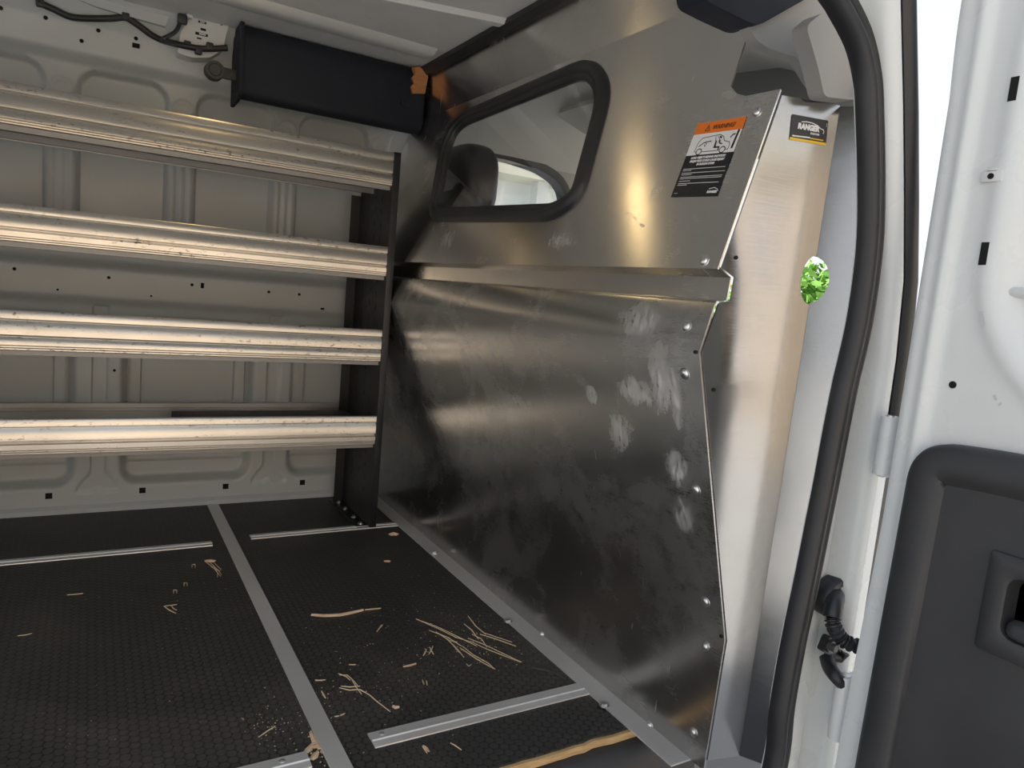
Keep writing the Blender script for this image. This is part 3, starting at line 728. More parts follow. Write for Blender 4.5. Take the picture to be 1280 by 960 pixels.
# front lip profile (y outwards negative, z): three flats, two grooves
def lip_prof(y, z0, h):
    P = [(0.0, 0.0), (-0.0095, 0.0), (-0.0120, 0.0015), (-0.0120, 0.0042), (-0.0100, 0.0055), (-0.0130, 0.0070), (-0.0130, 0.0095), (-0.0112, 0.0106), (-0.0134, 0.0120), (-0.0134, 0.0245), (-0.0085, 0.0300), (-0.0085, 0.0310), (-0.0134, 0.0350), (-0.0134, 0.0605), (-0.0085, 0.0665), (-0.0085, 0.0675), (-0.0134, 0.0710), (-0.0134, 0.0870), (-0.0110, 0.0900), (-0.003, 0.0900), (-0.001, 0.0875), (0.0, 0.080)]
    k = h / 0.09
    return [(y + a, z0 + b * k) for a, b in P]
for (zt_, zb_) in ((1.101, 1.010), (0.839, 0.755), (0.600, 0.507), (0.345, 0.259)):
    tr = MB(); tr.box((XL + 0.002, YU + 0.012, zb_ + 0.002), (XE - 0.002, YB - 0.010, zb_ + 0.0045)); tr.box((XL + 0.002, YU + 0.013, zb_ - 0.012), (XE - 0.002, YU + 0.016, zb_ + 0.003)); tr.box((XL + 0.002, YU + 0.150, zb_ - 0.012), (XE - 0.002, YU + 0.153, zb_ + 0.003))
    shelf = tr.build('shelf', SHELF_UNDER, unit)
    lp = MB(); lp.extrude([(p[0] + 0.0135, p[1]) for p in lip_prof(YU, zb_, zt_ - zb_)], 'x', XL + 0.002, XE - 0.0015); tag(lp.build('front_lip', ALU_SHELF, shelf), label='grooved aluminium front lip')
    bk = MB(); bk.extrude([(YB - 0.012, zb_ + 0.0), (YB - 0.012, zb_ + 0.050), (YB - 0.009, zb_ + 0.052), (YB - 0.009, zb_ + 0.058), (YB - 0.012, zb_ + 0.060), (YB - 0.012, zb_ + 0.072), (YB - 0.006, zb_ + 0.074), (YB - 0.002, zb_ + 0.070), (YB - 0.002, zb_)], 'x', XL + 0.002, XE - 0.002); bk.build('back_lip', ALU_BACK, shelf)

# black divider bar lying on the lowest shelf
bar = MB(); xa, xb = ony(219, 514, 2.10).x, 0.70
bar.extrude([(2.07, 0.2640), (2.20, 0.2640), (2.20, 0.322), (2.195, 0.326), (2.075, 0.326), (2.07, 0.322)], 'x', xa, xb)
tag(bar.build('divider_bar', BLACK_PLASTIC), 'long black bar lying on the lowest aluminium shelf', 'bar')

# ================================================================== FLOOR STRIPS
def strip(name, a, b, wd, label, cat, group=None, screws=()):
    a = Vector(a); b = Vector(b); d = (b - a).normalized(); s = Vector((-d.y, d.x, 0)); z = Vector((0, 0, 1))
    P = [(-0.5, 0.0003), (-0.48, 0.0022), (-0.14, 0.0035), (-0.10, 0.0055), (-0.02, 0.0055), (0.02, 0.0035), (0.46, 0.0035), (0.5, 0.0003)] if cat != 'flat' else [(-0.5, 0.0003), (-0.47, 0.0025), (0.47, 0.0025), (0.5, 0.0003)]
    m2 = MB(); m2.loft([[p + s * (u * wd) + z * h for u, h in P] for p in (a, b)], True, True, False)
    o = m2.build(name, ALU_STRIP); tag(o, label, 'floor strip', group)
    for t in screws:
        c = a + (b - a) * t + s * wd * 0.22 + z * 0.0030; q = MB(); q.dome(c, (0, 0, 1), 0.0055, 0.0022, 12); q.build('screw', STEEL, o)
    return o
strip('floor_strip', (0.341, YW - 0.036, 0), (0.341, FE + 0.001, 0), 0.033, 'long aluminium strip running straight across the black floor to the wall', 'flat')
p1 = onz(265, 680); strip('floor_strip', (-1.2, p1.y, 0), (p1.x, p1.y, 0), 0.032, 'thin aluminium strip below the shelf fronts, left of the long dividing strip', 'x', 'short aluminium floor strips', (0.985,))
p2, p3 = onz(313, 672), onz(466, 660); strip('floor_strip', (p2.x, p2.y, 0), (0.826, p2.y, 0), 0.032, 'thin aluminium strip running under the black shelf upright', 'x', 'short aluminium floor strips', (0.04,))
p4, p5 = onz(464, 927), onz(716, 865); strip('floor_strip', (p4.x, p4.y, 0), (0.826, p5.y, 0), 0.040, 'aluminium strip on the floor near the step, touching the partition flange', 'x', 'short aluminium floor strips', (0.05,))
p6 = onz(386, 950); strip('floor_strip', (-0.8, p6.y, 0), (p6.x, p6.y, 0), 0.040, 'aluminium strip end at the bottom, left of the long dividing strip', 'x', 'short aluminium floor strips', (0.965,))

# ================================================================== ROOF-RAIL EQUIPMENT
# long dark cover over the rail
def rounded_bar(mb, x0, x1, prof, taper=0.03):
    rings = []
    cy = sum(p[0] for p in prof) / len(prof); cz = sum(p[1] for p in prof) / len(prof)
    for (x, k) in ((x0, 0.80), (x0 + taper * .4, 0.94), (x0 + taper, 1.0), (x1 - taper, 1.0), (x1 - taper * .4, 0.94), (x1, 0.80)):
        rings.append([Vector((x, cy + (p[0] - cy) * k, cz + (p[1] - cz) * k)) for p in prof])
    mb.loft(rings, True, True)
YC = 2.19
pa, pb, pc, pd = ony(287, 38, YC), ony(296, 122, YC), ony(527, 92, YC), ony(509, 165, YC)
cover = thing('rail_cover', 'long dark navy-black plastic cover under the roof above the top shelf', 'trim cover', (0.6, YC, 1.32))
xa_, xb_ = pb.x, 0.892
zt0, zb0 = ROOF - 0.002, pb.z
prof = round_poly([(2.30, zb0 + 0.02), (2.30, zt0), (YC + 0.01, zt0), (YC - 0.012, zt0 - 0.03), (YC - 0.012, zb0 + 0.012), (YC + 0.015, zb0)], 0.016, 4)
cm = MB(); rounded_bar(cm, xa_, xb_, prof, 0.012); cm.build('cover_body', NAVY_PLASTIC, cover)
fl_ = MB(); fl_.plate([round_poly([(2.31, zb0 - 0.006), (2.31, zt0), (YC - 0.017, zt0), (YC - 0.019, zb0 + 0.01), (YC + 0.01, zb0 - 0.006)], 0.012, 4)], frame((xa_ + 0.006, 0, 0), (0, 1, 0), (0, 0, 1)), -0.004, 0.004); fl_.build('end_flange', NAVY_PLASTIC, cover)
pk = ony(269, 87, YC + 0.01); kb = MB(); kb.cyl(pk + Vector((0, 0.03, 0)), pk + Vector((0, 0.0, 0)), 0.0255, 0.024, 24); kb.cyl(pk, pk + Vector((0, -0.003, 0)), 0.017, 0.015, 20)
kb.box((pk.x, pk.y + 0.01, pk.z - 0.014), (xa_ + 0.006, pk.y + 0.025, pk.z + 0.014), 0.002); kb.build('mounting_lug', BLACK_PLASTIC, cover)
pk2 = ony(507, 128, YC - 0.012); kb = MB(); kb.cyl(pk2 + Vector((0, 0.01, 0)), pk2 - Vector((0, 0.004, 0)), 0.018, 0.016, 20); kb.cyl(pk2 - Vector((0, 0.004, 0)), pk2 - Vector((0, 0.006, 0)), 0.009, 0.008, 16); kb.build('fixing_cap', NAVY_PLASTIC, cover)
# torn orange foam
q = [ony(a, b, YC - 0.02) for a, b in ((517, 84), (524, 83), (532, 90), (535, 96), (531, 117), (516, 117), (514, 108), (518, 104), (515, 97), (519, 92))]
fo = MB(); fo.plate([[(p.x, p.z) for p in q]], frame((0, YC - 0.016, 0), (1, 0, 0), (0, 0, 1)), -0.012, 0.006)
tag(fo.build('foam_scrap', FOAM), 'torn orange-brown foam scrap wedged between the dark cover and partition corner', 'foam')
# stamped bracket on the rail, with slots
YR = 2.30
brk = thing('roof_bracket', 'pale stamped steel bracket with slots beside the dark rail cover', 'bracket', (0.30, 2.28, 1.33))
def yz(px, py, y=2.262): return ony(px, py, y)
bpts = [yz(a, b) for a, b in ((222, 66), (226, 40), (240, 18), (262, 0), (296, 0), (292, 18), (283, 42), (279, 62), (262, 72), (240, 72))]
bm_ = MB(); bm_.plate([round_poly([(p.x, p.z) for p in bpts], 0.006, 3)], frame((0, 2.262, 0), (1, 0, 0), (0, 0, 1)), -0.06, 0.0)
b0 = bm_.build('bracket_plate', ROOF_PAINT, brk)
for (a, b, w_, h_) in ((260, 21, .0095, .0022), (253, 28, .010, .0028), (254, 37, .007, .003), (252, 43, .016, .0036), (249, 48, .006, .002), (277, 29, .003, .006), (258, 15, .008, .0018)):
    p = yz(a, b); h = MB(); h.box((p.x - w_, 2.2612, p.z - h_), (p.x + w_, 2.2625, p.z + h_), 0.0004); h.build('slot', DARK_HOLE, b0)
for (a, b, w_, h_) in ((253, 28, .006, .0015), (253, 43, .0085, .002)):
    p = yz(a, b); h = MB(); h.box((p.x - w_, 2.2605, p.z - h_), (p.x + w_, 2.262, p.z + h_), 0.0004); h.build('bright_tab', WHITE_PAINT, b0)
# upper ridge stampings left of the bracket
rb = MB()
rp = [yz(a, b, 2.275) for a, b in ((100, 0), (225, 0), (221, 10), (213, 16), (207, 33), (160, 20), (120, 8))]
rb.plate([[(p.x, p.z) for p in rp]], frame((0, 2.275, 0), (1, 0, 0), (0, 0, 1)), -0.05, 0.0); rb.build('stamped_web', GREY_PAINT, brk)
# wiring harness
wh = thing('wiring_harness', 'black taped wiring harness clipped along the roof rail above the shelves', 'wiring', (0.05, 2.25, 1.32))
def rail_pt(px, py, d=0.010):
    y = 2.30
    for _ in range(6):
        p = ony(px, py, y); y = YW - wall_relief(p.x, min(p.z, ROOF)) - d
    return ony(px, py, y)
main = [rail_pt(a, b) for a, b in ((45, -8), (52, 4), (68, 12), (88, 21), (110, 23), (140, 23), (157, 22), (172, 31), (190, 44), (205, 51))] + [yz(a, b, 2.250) for a, b in ((225, 56), (245, 60), (262, 61), (284, 60))]
t = MB(); t.tube(smooth_path(main, 5), 0.0085, 10); t.build('main_loom', BLACK_RUBBER, wh)
br2 = [yz(a, b, 2.252) for a, b in ((204, 48), (216, 42), (222, 36), (226, 26), (228, 22))]
t = MB(); t.tube(smooth_path(br2, 5), 0.0055, 8); t.build('branch', BLACK_RUBBER, wh)
p = yz(228, 24, 2.25); t = MB(); t.box((p.x - .012, p.y - .008, p.z - .012), (p.x + .012, p.y + .010, p.z + .012), .003); t.build('connector', BLACK_PLASTIC, wh)
p = yz(237, 17, 2.25); t = MB(); t.box((p.x - .008, p.y - .006, p.z - .012), (p.x + .008, p.y + .010, p.z + .012), .002); tag(t.build('connector', WHITE_PAINT, wh), label='white plug')
for (a, b) in ((50, 4), (157, 21), (234, 56), (262, 58), (248, 64)):
    p = rail_pt(a, b) if a < 210 else yz(a, b, 2.25); t = MB(); t.box((p.x - .009, p.y - .010, p.z - .009), (p.x + .009, p.y + .008, p.z + .009), .003); t.build('clip', BLACK_PLASTIC, wh)
ring = [yz(a, b, 2.250) for a, b in ((243, -6), (246, 3), (254, 9), (262, 10), (270, 6), (275, -1))]
t = MB(); t.tube(smooth_path(ring, 6), 0.0065, 10); tag(t.build('cable_loop', NAVY_PLASTIC, wh), label='curved dark blue cable end')
t = MB(); t.tube([yz(236, -5, 2.25), yz(238, 4, 2.25), yz(240, 10, 2.25)], 0.006, 8); t.build('branch', NAVY_PLASTIC, wh)

# ================================================================== OPEN SIDE DOOR (hinged on the pillar)
XD = 0.850
door = thing('side_door', 'open white hinged side door with a black inner panel and pull handle', 'door', (0.875, 0.2, -0.2))
DY0, DY1, DZ0, DZ1 = 0.516, -0.10, -0.24, 1.33
wr = [onx(a, b, XD) for a, b in ((1264, 315), (1226, 410), (1240, 500), (1280, 545))]
def door_relief(y, z):
    r = 0.0
    e = DY0 - y
    r += 0.016 * (1 - sstep(0.0, 0.010, e)) ** 1.0 if e < 0.010 else 0.0
    r -= 0.0035 * math.exp(-((e - 0.034) / 0.006) ** 2)
    r += 0.004 * sstep(0.036, 0.050, e)
    d = sd_rr(y, z, 0.20, 0.96, 0.45, 0.60, 0.16)
    r += 0.034 * sstep(0.006, -0.045, d) - 0.003 * math.exp(-((d - 0.012) / 0.010) ** 2)
    return r
def door_warp(y, z):
    return (0.014 * sstep(0.62, 0.10, z) + 0.006 * sstep(0.95, 1.10, z) - 0.003) * sstep(0.485, 0.512, y)
nd, nz = 150, 300; vs = []
for j in range(nz + 1):
    z = DZ0 + (DZ1 - DZ0) * j / nz
    for i in range(nd + 1):
        y = DY0 + (DY1 - DY0) * (i / nd); vs.append((XD + door_relief(y, z), y + door_warp(y, z), z))
dm = MB(); k = nd + 1
dm.add(vs, [[j * k + i, j * k + i + 1, (j + 1) * k + i + 1, (j + 1) * k + i] for j in range(nz) for i in range(nd)], True)
dm.build('inner_skin', WHITE_PAINT, door)
ds = MB(); ds.box((XD + 0.0385, DY1, DZ0), (XD + 0.046, DY0 - 0.002, DZ1), 0.004); ds.box((XD + 0.014, DY0 - 0.006, DZ0), (XD + 0.042, DY0 - 0.0005, DZ1), 0.003); ds.build('outer_skin', WHITE_PAINT, door)
def dslot(px, py, hw, hh, rot=0.0, m=DARK_HOLE, name='slot'):
    p = onx(px, py, XD + 0.004); xx = XD + door_relief(p.y, p.z); p = onx(px, py, xx)
    h = MB(); c, s = math.cos(rot), math.sin(rot)
    M = frame(p + Vector((-0.0006, 0, 0)), (0, -c, s), (0, s, c)); h.plate([[(-hw, -hh), (hw, -hh), (hw, hh), (-hw, hh)]], M, -0.003, 0.0); h.build(name, m, door)
dslot(1267, 111, .0042, .0125); dslot(1230, 317, .0042, .0125)
for (a, b, r) in ((1191, 481, .0042),):
    p = onx(a, b, XD + 0.004); h = MB(); h.cyl(p + Vector((0.002, 0, 0)), p + Vector((-0.0008, 0, 0)), r, n=16); h.build('hole', DARK_HOLE, door)
dslot(1228, 398, .0022, .008, 0.25, GREY_PAINT, 'paint_chip'); dslot(1244, 497, .0014, .003, 0.5, GREY_PAINT, 'paint_chip'); dslot(1250, 505, .001, .002, -0.5, GREY_PAINT, 'paint_chip')
# clip nut
p = onx(1241, 221, XD + 0.003); h = MB(); h.box((p.x - .004, p.y - .011, p.z - .006), (p.x + .001, p.y + .011, p.z + .006), .0015); h.box((p.x - .0045, p.y - .005, p.z + .006), (p.x + .001, p.y + .006, p.z + .009), .001); cn = h.build('clip_nut', painted('clip_grey', (0.62, 0.63, 0.63), 0.4), door)
h = MB(); h.cyl(p + Vector((-.0035, 0, 0)), p + Vector((-.0052, 0, 0)), .0032, n=14); h.build('clip_hole', DARK_HOLE, cn)
# window latch strap at the frame edge
pl_ = onx(1256, 365, XD + 0.02); h = MB(); pth = [pl_ + Vector((0, 0.0, 0)), pl_ + Vector((-.004, -.01, 0)), pl_ + Vector((-.004, -.05, -0.002)), pl_ + Vector((0, -.09, -.004))]
h.tube(pth, 0.006, 10); h.build('latch_strap', painted('latch_grey', (0.66, 0.68, 0.69), 0.35), door)
# black inner panel
def prof_ring(mb, outer, levels, X, m_name=None):
    rings = []
    for off, dx in levels: rings.append([Vector((X - dx, p[0], p[1])) for p in offset_poly(outer, off)])
    return rings
PY0, PY1, PZ0, PZ1 = onx(1120, 700, XD).y, -0.085, 0.155, 0.623
tl_ = onx(1190, 546, XD - 0.02)
pan = round_poly([(PY0 - 0.004, PZ1 - 0.012), (PY0 + 0.004, PZ0), (PY1, PZ0), (PY1, PZ1 - 0.004), (PY0 - 0.10, PZ1 - 0.003)], [0.060, 0.03, 0.03, 0.05, 0.25], 10)
hb = [onx(a, b, XD - 0.022) for a, b in ((1236, 687), (1214, 792))]
HY0, HZ0, HZ1 = hb[0].y, hb[1].z - 0.014, hb[0].z
pm = MB(); RIN = offset_poly(pan, -0.046)
rg = prof_ring(pm, pan, ((0, -0.005), (0, 0.008), (-0.003, 0.016), (-0.009, 0.020), (-0.030, 0.021), (-0.038, 0.019), (-0.046, 0.0145)), XD)
pm.loft(rg, False, False)
hbox = rrect(HY0 - 0.085, (HZ0 + HZ1) / 2, 0.17, HZ1 - HZ0, 0.005, 4)
MP = frame((XD - 0.0145, 0, 0), (0, 1, 0), (0, 0, 1))
pm.plate([RIN, hbox], MP, 0.0, 0.002)
panel = pm.build('inner_panel', BLACK_PLASTIC, door); tag(panel, label='moulded black plastic inner panel')
# handle bezel, cavity and lever
hm = MB(); levels = [(0.0, 0.010), (0.0, 0.017), (-0.0015, 0.0185), (-0.018, 0.0185), (-0.021, 0.017), (-0.022, 0.010), (-0.024, -0.004)]
rg = [[Vector((XD - d, p[0], p[1])) for p in rrect(HY0 - 0.085, (HZ0 + HZ1) / 2, 0.17 + 2 * o, HZ1 - HZ0 + 2 * o, max(0.005, 0.005 - o * 0.4), 4)] for o, d in levels]
hm.loft(rg, False, True); hm.build('handle_bezel', BLACK_PLASTIC, panel)
zc = onx(1245, 765, XD - 0.012).z; yy = HY0 - 0.024
lv = MB(); pr = round_poly([(XD - 0.018, zc - 0.006), (XD - 0.018, zc - 0.020), (XD - 0.006, zc - 0.024), (XD - 0.003, zc - 0.006), (XD - 0.008, zc + 0.001)], 0.004, 4)
rings = []
for (y_, k) in ((yy - 0.002, .55), (yy - 0.006, .9), (yy - 0.014, 1.0), (yy - 0.10, 1.0), (yy - 0.114, .8)):
    cx_ = XD - 0.010; rings.append([Vector((cx_ + (a - cx_) * k, y_, zc - 0.012 + (b - zc + 0.012) * k)) for a, b in pr])
lv.loft(rings, True, True); lv.build('pull_handle', BLACK_PLASTIC, panel)
# hinges
for (z0_, z1_) in ((0.548, 0.628), (0.185, 0.278)):
    hg = MB(); yh = 0.534; xh = ony(1099 if z0_ > 0.4 else 1040, 572 if z0_ > 0.4 else 915, 0.534).x + 0.0115
    hg.cyl((xh, yh, z0_ + .004), (xh, yh, z1_), 0.0115, n=20); hg.box((xh - .002, yh - 0.004, z0_), (xh + 0.030, yh + 0.0075, z1_ - .002), 0.002); ho = hg.build('hinge', WHITE_PAINT, door)
    h = MB(); h.cyl((xh, yh, z1_), (xh, yh, z1_ + .0012), 0.006, n=16); h.build('hinge_pin', STEEL, ho)

# ================================================================== CABLE BOOT AND CHECK STRAP ON THE PILLAR
YP = YS + 0.012 - 0.0125   # pillar's face
YPF = YS - 0.0
boot = thing('cable_boot', 'black rubber cable boot with ribbed sleeve between pillar and open door', 'cable boot', (0.79, 0.56, 0.42))
pg = ony(1044, 746, 0.578); gm = MB()
rings = []
for (r, d) in ((0.025, -0.012), (0.0255, 0.006), (0.023, 0.010), (0.017, 0.011), (0.0150, 0.008)):
    rings.append([pg + Vector((r * 1.35 * math.cos(2 * PI * k / 24), -d, r * 1.15 * math.sin(2 * PI * k / 24))) for k in range(24)])
gm.loft(rings, False, True); gm.build('grommet', BLACK_RUBBER, boot)
el = smooth_path([ony(1044, 744, .579), ony(1044, 748, .566), ony(1042, 758, .560), ony(1040, 772, .556)], 6)
t = MB(); t.tube(el, [0.012] * len(el), 14); t.build('elbow', BLACK_RUBBER, boot)
cor = smooth_path([el[-1], ony(1042, 782, .552), ony(1049, 795, .548), ony(1058, 803, .541), ony(1076, 809, .530)], 10)
rs_ = [0.0105 if (i % 4) < 2 else 0.0075 for i in range(len(cor))]
t = MB(); t.tube(cor, rs_, 14); t.build('ribbed_sleeve', BLACK_RUBBER, boot)
chk = thing('door_check', 'dark metal door check strap bolted to white pillar below the cable boot', 'door check', (0.78, 0.56, 0.34))
pb_ = ony(1033, 805, 0.566); t = MB()
t.plate([round_poly([(-.012, -.010), (.004, -.012), (.026, -.016), (.032, -.008), (.020, .002), (.006, .012), (-.010, .012)], 0.005, 4)], frame(pb_, (1, 0, -0.35), (0.35, 0, 1)), -0.004, 0.006); t.build('bracket', BLACK_METAL, chk)
t = MB(); t.cyl(pb_ + Vector((0, -0.006, 0)), pb_ + Vector((0, -0.010, 0)), 0.009, n=20); t.cyl(pb_ + Vector((0, -0.010, 0)), pb_ + Vector((0, -0.015, 0)), 0.0055, n=6, smooth=False); tag(t.build('bolt', painted('dark_bolt', (0.05, 0.05, 0.05), 0.35), chk), label='dark hex bolt')
a1 = [ony(a, b, y) for a, b, y in ((1034, 822, .566), (1037, 834, .556), (1045, 846, .540), (1054, 856, .534), (1058, 861, .532))]
t = MB(); pa_ = smooth_path(a1, 4); t.tube(pa_, [0.0105 - 0.003 * i / len(pa_) for i in range(len(pa_))], 10)
t.tube([ony(1034, 820, .566), ony(1050, 822, .560), ony(1056, 815, .556)], 0.007, 10); t.build('strap', BLACK_METAL, chk)

# ================================================================== CAB BEYOND THE PARTITION
XF = 2.05
cab = MB()
secs = [(0.67, 1.065), (0.74, 1.115), (1.0, 1.235), (1.30, 1.345), (1.55, 1.375), (2.05, 1.375), (2.26, 1.30), (2.34, 1.20)]
cab.add([((0.955 if k == 0 else min(XF, 0.930 + max(0, y - 0.60) * (0.80 if y < 0.8 else 1.0))), y, z) for k in (0, 1) for y, z in secs], [[i, i + 1, len(secs) + i + 1, len(secs) + i] for i in range(len(secs) - 1)], True)
sec2 = [(y, z + 0.05) for y, z in secs]
cab.add([((0.955 if k == 0 else min(XF, 0.930 + max(0, y - 0.60) * (0.80 if y < 0.8 else 1.0))), y, z) for k in (0, 1) for y, z in sec2], [[i, i + 1, len(secs) + i + 1, len(secs) + i] for i in range(len(secs) - 1)], False)
ca = cab.build('trim_2', CAB_LINER); tag(ca, kind='structure')
# header above the windscreen with its shadow gap
hdm = MB(); hdm.box((1.452, 1.02, 1.14), (1.50, 2.0, 1.44), 0.012); tag(hdm.build('trim_3', painted('header_grey', (0.24, 0.245, 0.24), 0.7)), kind='structure')
# driver's side of the cab with the window opening
YD = 2.335
dw = [ony(a, b, YD) for a, b in ((592, 300), (592, 200), (604, 193), (640, 200), (676, 212), (697, 226), (706, 240), (712, 300))]
dwl = round_poly([(p.x, p.z) for p in dw], 0.03, 6)
Mc = frame((0, YD, 0), (1, 0, 0), (0, 0, 1))
cs = MB(); cs.plate([[(0.955, -0.35), (XF, -0.35), (XF, 1.40), (0.955, 1.40)], dwl], Mc, -0.05, 0.0); tag(cs.build('wall_front', CAB_TRIM), kind='structure')
wf_ = MB(); rings = [[Vector((p[0], YD - d, p[1])) for p in offset_poly(dwl, o)] for o, d in ((0.030, 0.0), (0.024, 0.010), (0.006, 0.012), (-0.004, 0.006), (-0.006, -0.05))]
wf_.loft(rings, False, False); wo = wf_.build('window_1', BLACK_RUBBER); tag(wo, kind='structure')
gp = MB(); gp.plate([offset_poly(dwl, 0.002)], Mc, -0.04, -0.036); gp.build('window_pane', GLASS, wo)
# floor, dash side and windscreen surround of the cab
cf = MB(); cf.box((0.97, 0.60, -0.40), (XF, YD, -0.35)); cf.box((XF - 0.06, 0.62, -0.35), (XF, YD, 0.72), 0.02); tag(cf.build('trim_4', CAB_TRIM), kind='structure')
# driver's seat
seat = thing('driver_seat', 'black driver seat seen through the partition window', 'seat', (1.25, 1.85, -0.35))
YH = 2.06
SX = 0.03
def seat_at(px, py): return ony(px, py, YH)
ht, hb_ = seat_at(606, 192), seat_at(600, 262)
def pillow(mb, c, sx, sy, sz, r=0.5):
    bm = bmesh.new(); bmesh.ops.create_uvsphere(bm, u_segments=24, v_segments=16, radius=1)
    for v in bm.verts:
        q = v.co
        q.x = math.copysign(abs(q.x) ** r, q.x) * sx; q.y = math.copysign(abs(q.y) ** r, q.y) * sy; q.z = math.copysign(abs(q.z) ** r, q.z) * sz
        v.co = q + Vector(c)
    mb.bm(bm, None, True)
hcx = (seat_at(582, 225).x + seat_at(618, 225).x) / 2 - 0.05
SEATM = painted('black_vinyl', (0.02, 0.02, 0.022), 0.35, 0.1, 0.1)
t = MB(); pillow(t, (hcx + 0.01, YH + 0.02, ht.z - 0.10), 0.068, 0.14, 0.115, 0.6); t.build('headrest', SEATM, seat)
t = MB(); pillow(t, (hcx + 0.03, YH + 0.02, ht.z - 0.52), 0.075, 0.21, 0.33, 0.55); t.build('backrest', SEATM, seat)
t = MB(); pillow(t, (hcx + 0.30, YH + 0.02, ht.z - 0.86), 0.25, 0.21, 0.09, 0.55); t.build('cushion', SEATM, seat)
for s in (-1, 1):
    t = MB(); t.cyl((hcx + 0.02, YH + 0.02 + s * 0.05, ht.z - 0.26), (hcx + 0.015, YH + 0.02 + s * 0.05, ht.z - 0.12), 0.006); t.build('headrest_post', STEEL, seat)
# sun visor and lamp
vz = MB(); Mv = frame((1.40, 1.90, 1.32), (0, -1, 0), (0.9, 0, -0.28)); vz.plate([rrect(0, 0, 0.40, 0.16, 0.03)], Mv, -0.008, 0.008); tag(vz.build('sun_visor', CAB_LINER), 'pale grey sun visor seen through the top right of the partition window', 'sun visor')
# right-hand pillar trim between cut-away corner and seal
YT = 0.715
tp = [ony(a, b, YT) for a, b in ((1003, 34), (1022, 18), (1075, 10), (1085, 116), (1062, 126), (1026, 122), (1018, 85))]
tm = MB(); tm.plate([round_poly([(p.x, p.z) for p in tp], 0.01, 4)], frame((0, YT, 0), (1, 0, 0), (0, 0, 1)), -0.02, 0.006); tag(tm.build('trim_5', CAB_TRIM), kind='structure')
YQ = 0.80
tp = [ony(a, b, YQ) for a, b in ((925, 10), (1000, -40), (1060, -30), (1045, 118), (1020, 107), (1000, 74), (960, 60), (945, 50))]
tm = MB(); tm.plate([round_poly([(p.x, p.z) for p in tp], 0.01, 4)], frame((0, YQ, 0), (1, 0, 0), (0, 0, 1)), -0.02, 0.0); tag(tm.build('trim_6', CAB_TRIM), kind='structure')
# right-hand rail cover (twin of the one over the shelves)
cv = thing('rail_cover', 'dark textured plastic cover above the cut-away corner near the door opening', 'trim cover', (0.85, 0.82, 1.25))
e1, e2 = ony(958, 28, 0.86), ony(882, 0, 0.86)
c1 = [(0.95, 1.22), (0.95, 1.36), (0.80, 1.36), (0.775, 1.26), (0.80, 1.175), (0.86, 1.165)]
t = MB()
cp = [ony(a, b, 0.785) for a, b in ((876, -40), (878, -2), (908, 14), (942, 30), (952, 30), (1012, -4), (1050, -40))]
t.plate([round_poly([(p.x, p.z) for p in cp], 0.012, 4)], frame((0, 0.785, 0), (1, 0, 0), (0, 0, 1)), -0.05, 0.0)
cp2 = [ony(a, b, 0.80) for a, b in ((960, 26), (1014, -4), (1060, -40))]
t.build('cover_body', NAVY_PLASTIC, cv)

# ================================================================== LITTER ON THE FLOOR
def splinter(name, pts, wd, m, label, cat, group, h=0.003, z=0.0):
    """a thin tapering sliver laid along pixel-measured floor points"""
    P = [onz(a, b, z) for a, b in pts]; m2 = MB(); n = len(P); rings = []
    for i, p in enumerate(P):
        d = (P[min(i + 1, n - 1)] - P[max(i - 1, 0)]).normalized(); s = Vector((-d.y, d.x, 0))
        t = i / (n - 1) if n > 1 else 0; w2 = wd * (0.25 + 0.75 * math.sin(PI * (0.12 + 0.76 * t))) / 2
        rings.append([p - s * w2 + Vector((0, 0, 0.0002)), p + Vector((0, 0, h)) - s * w2 * .3, p + s * w2 * .5 + Vector((0, 0, h * .8)), p + s * w2 + Vector((0, 0, 0.0002))])
    m2.loft(rings, True, True, False); return tag(m2.build(name, m), label, cat, group)
G1 = 'wood splinters on the mat'; G2 = 'straws on the mat'
big = splinter('wood_splinter', [(389, 769), (405, 770), (425, 769), (440, 766), (454, 763)], 0.013, SPLINTER, 'largest pale wood splinter, lying on the mat right of the dividing strip', 'splinter', G1, 0.004)
splinter('wood_splinter', [(456, 763), (465, 762), (476, 761)], 0.003, SPLINTER, 'thin sliver just off the right tip of the largest splinter', 'splinter', G1)
splinter('wood_splinter', [(487, 669), (492, 667.5), (497, 669)], 0.024, SPLINTER, 'orange-brown wood chip beside the foot of black shelf upright', 'chip', G1, 0.006)
splinter('wood_splinter', [(480, 702), (484, 701.5), (488, 702)], 0.014, SPLINTER, 'small reddish chip on the mat below the shelf upright', 'chip', G1, 0.003)
splinter('wood_splinter', [(471, 790), (476, 783), (478, 782)], 0.004, SPLINTER, 'small upright-pointing splinter below the largest one', 'splinter', G1)
splinter('wood_splinter', [(504, 834), (513, 832), (520, 830)], 0.006, SPLINTER, 'brown sliver between the pairs of short slivers', 'splinter', G1)
splinter('wood_splinter', [(491, 883), (495, 884.5), (499, 884)], 0.011, SPLINTER, 'pale chip just above the strip near the step', 'chip', G1)
splinter('wood_splinter', [(529, 933), (533, 936), (536, 940)], 0.007, SPLINTER, 'pale chip just below the strip near the step', 'chip', G1)
splinter('wood_splinter', [(256, 702), (263, 701), (269, 702)], 0.020, SPLINTER, 'fan-shaped chip by the dividing strip, below the left thin strip', 'chip', G1, 0.004)
def st(pts, lab=None, wd=0.0022, m=STRAW):
    splinter('straw', pts, wd, m, lab or 'thin pale straw lying in the tangle beside the partition', 'straw', G2, 0.0014)
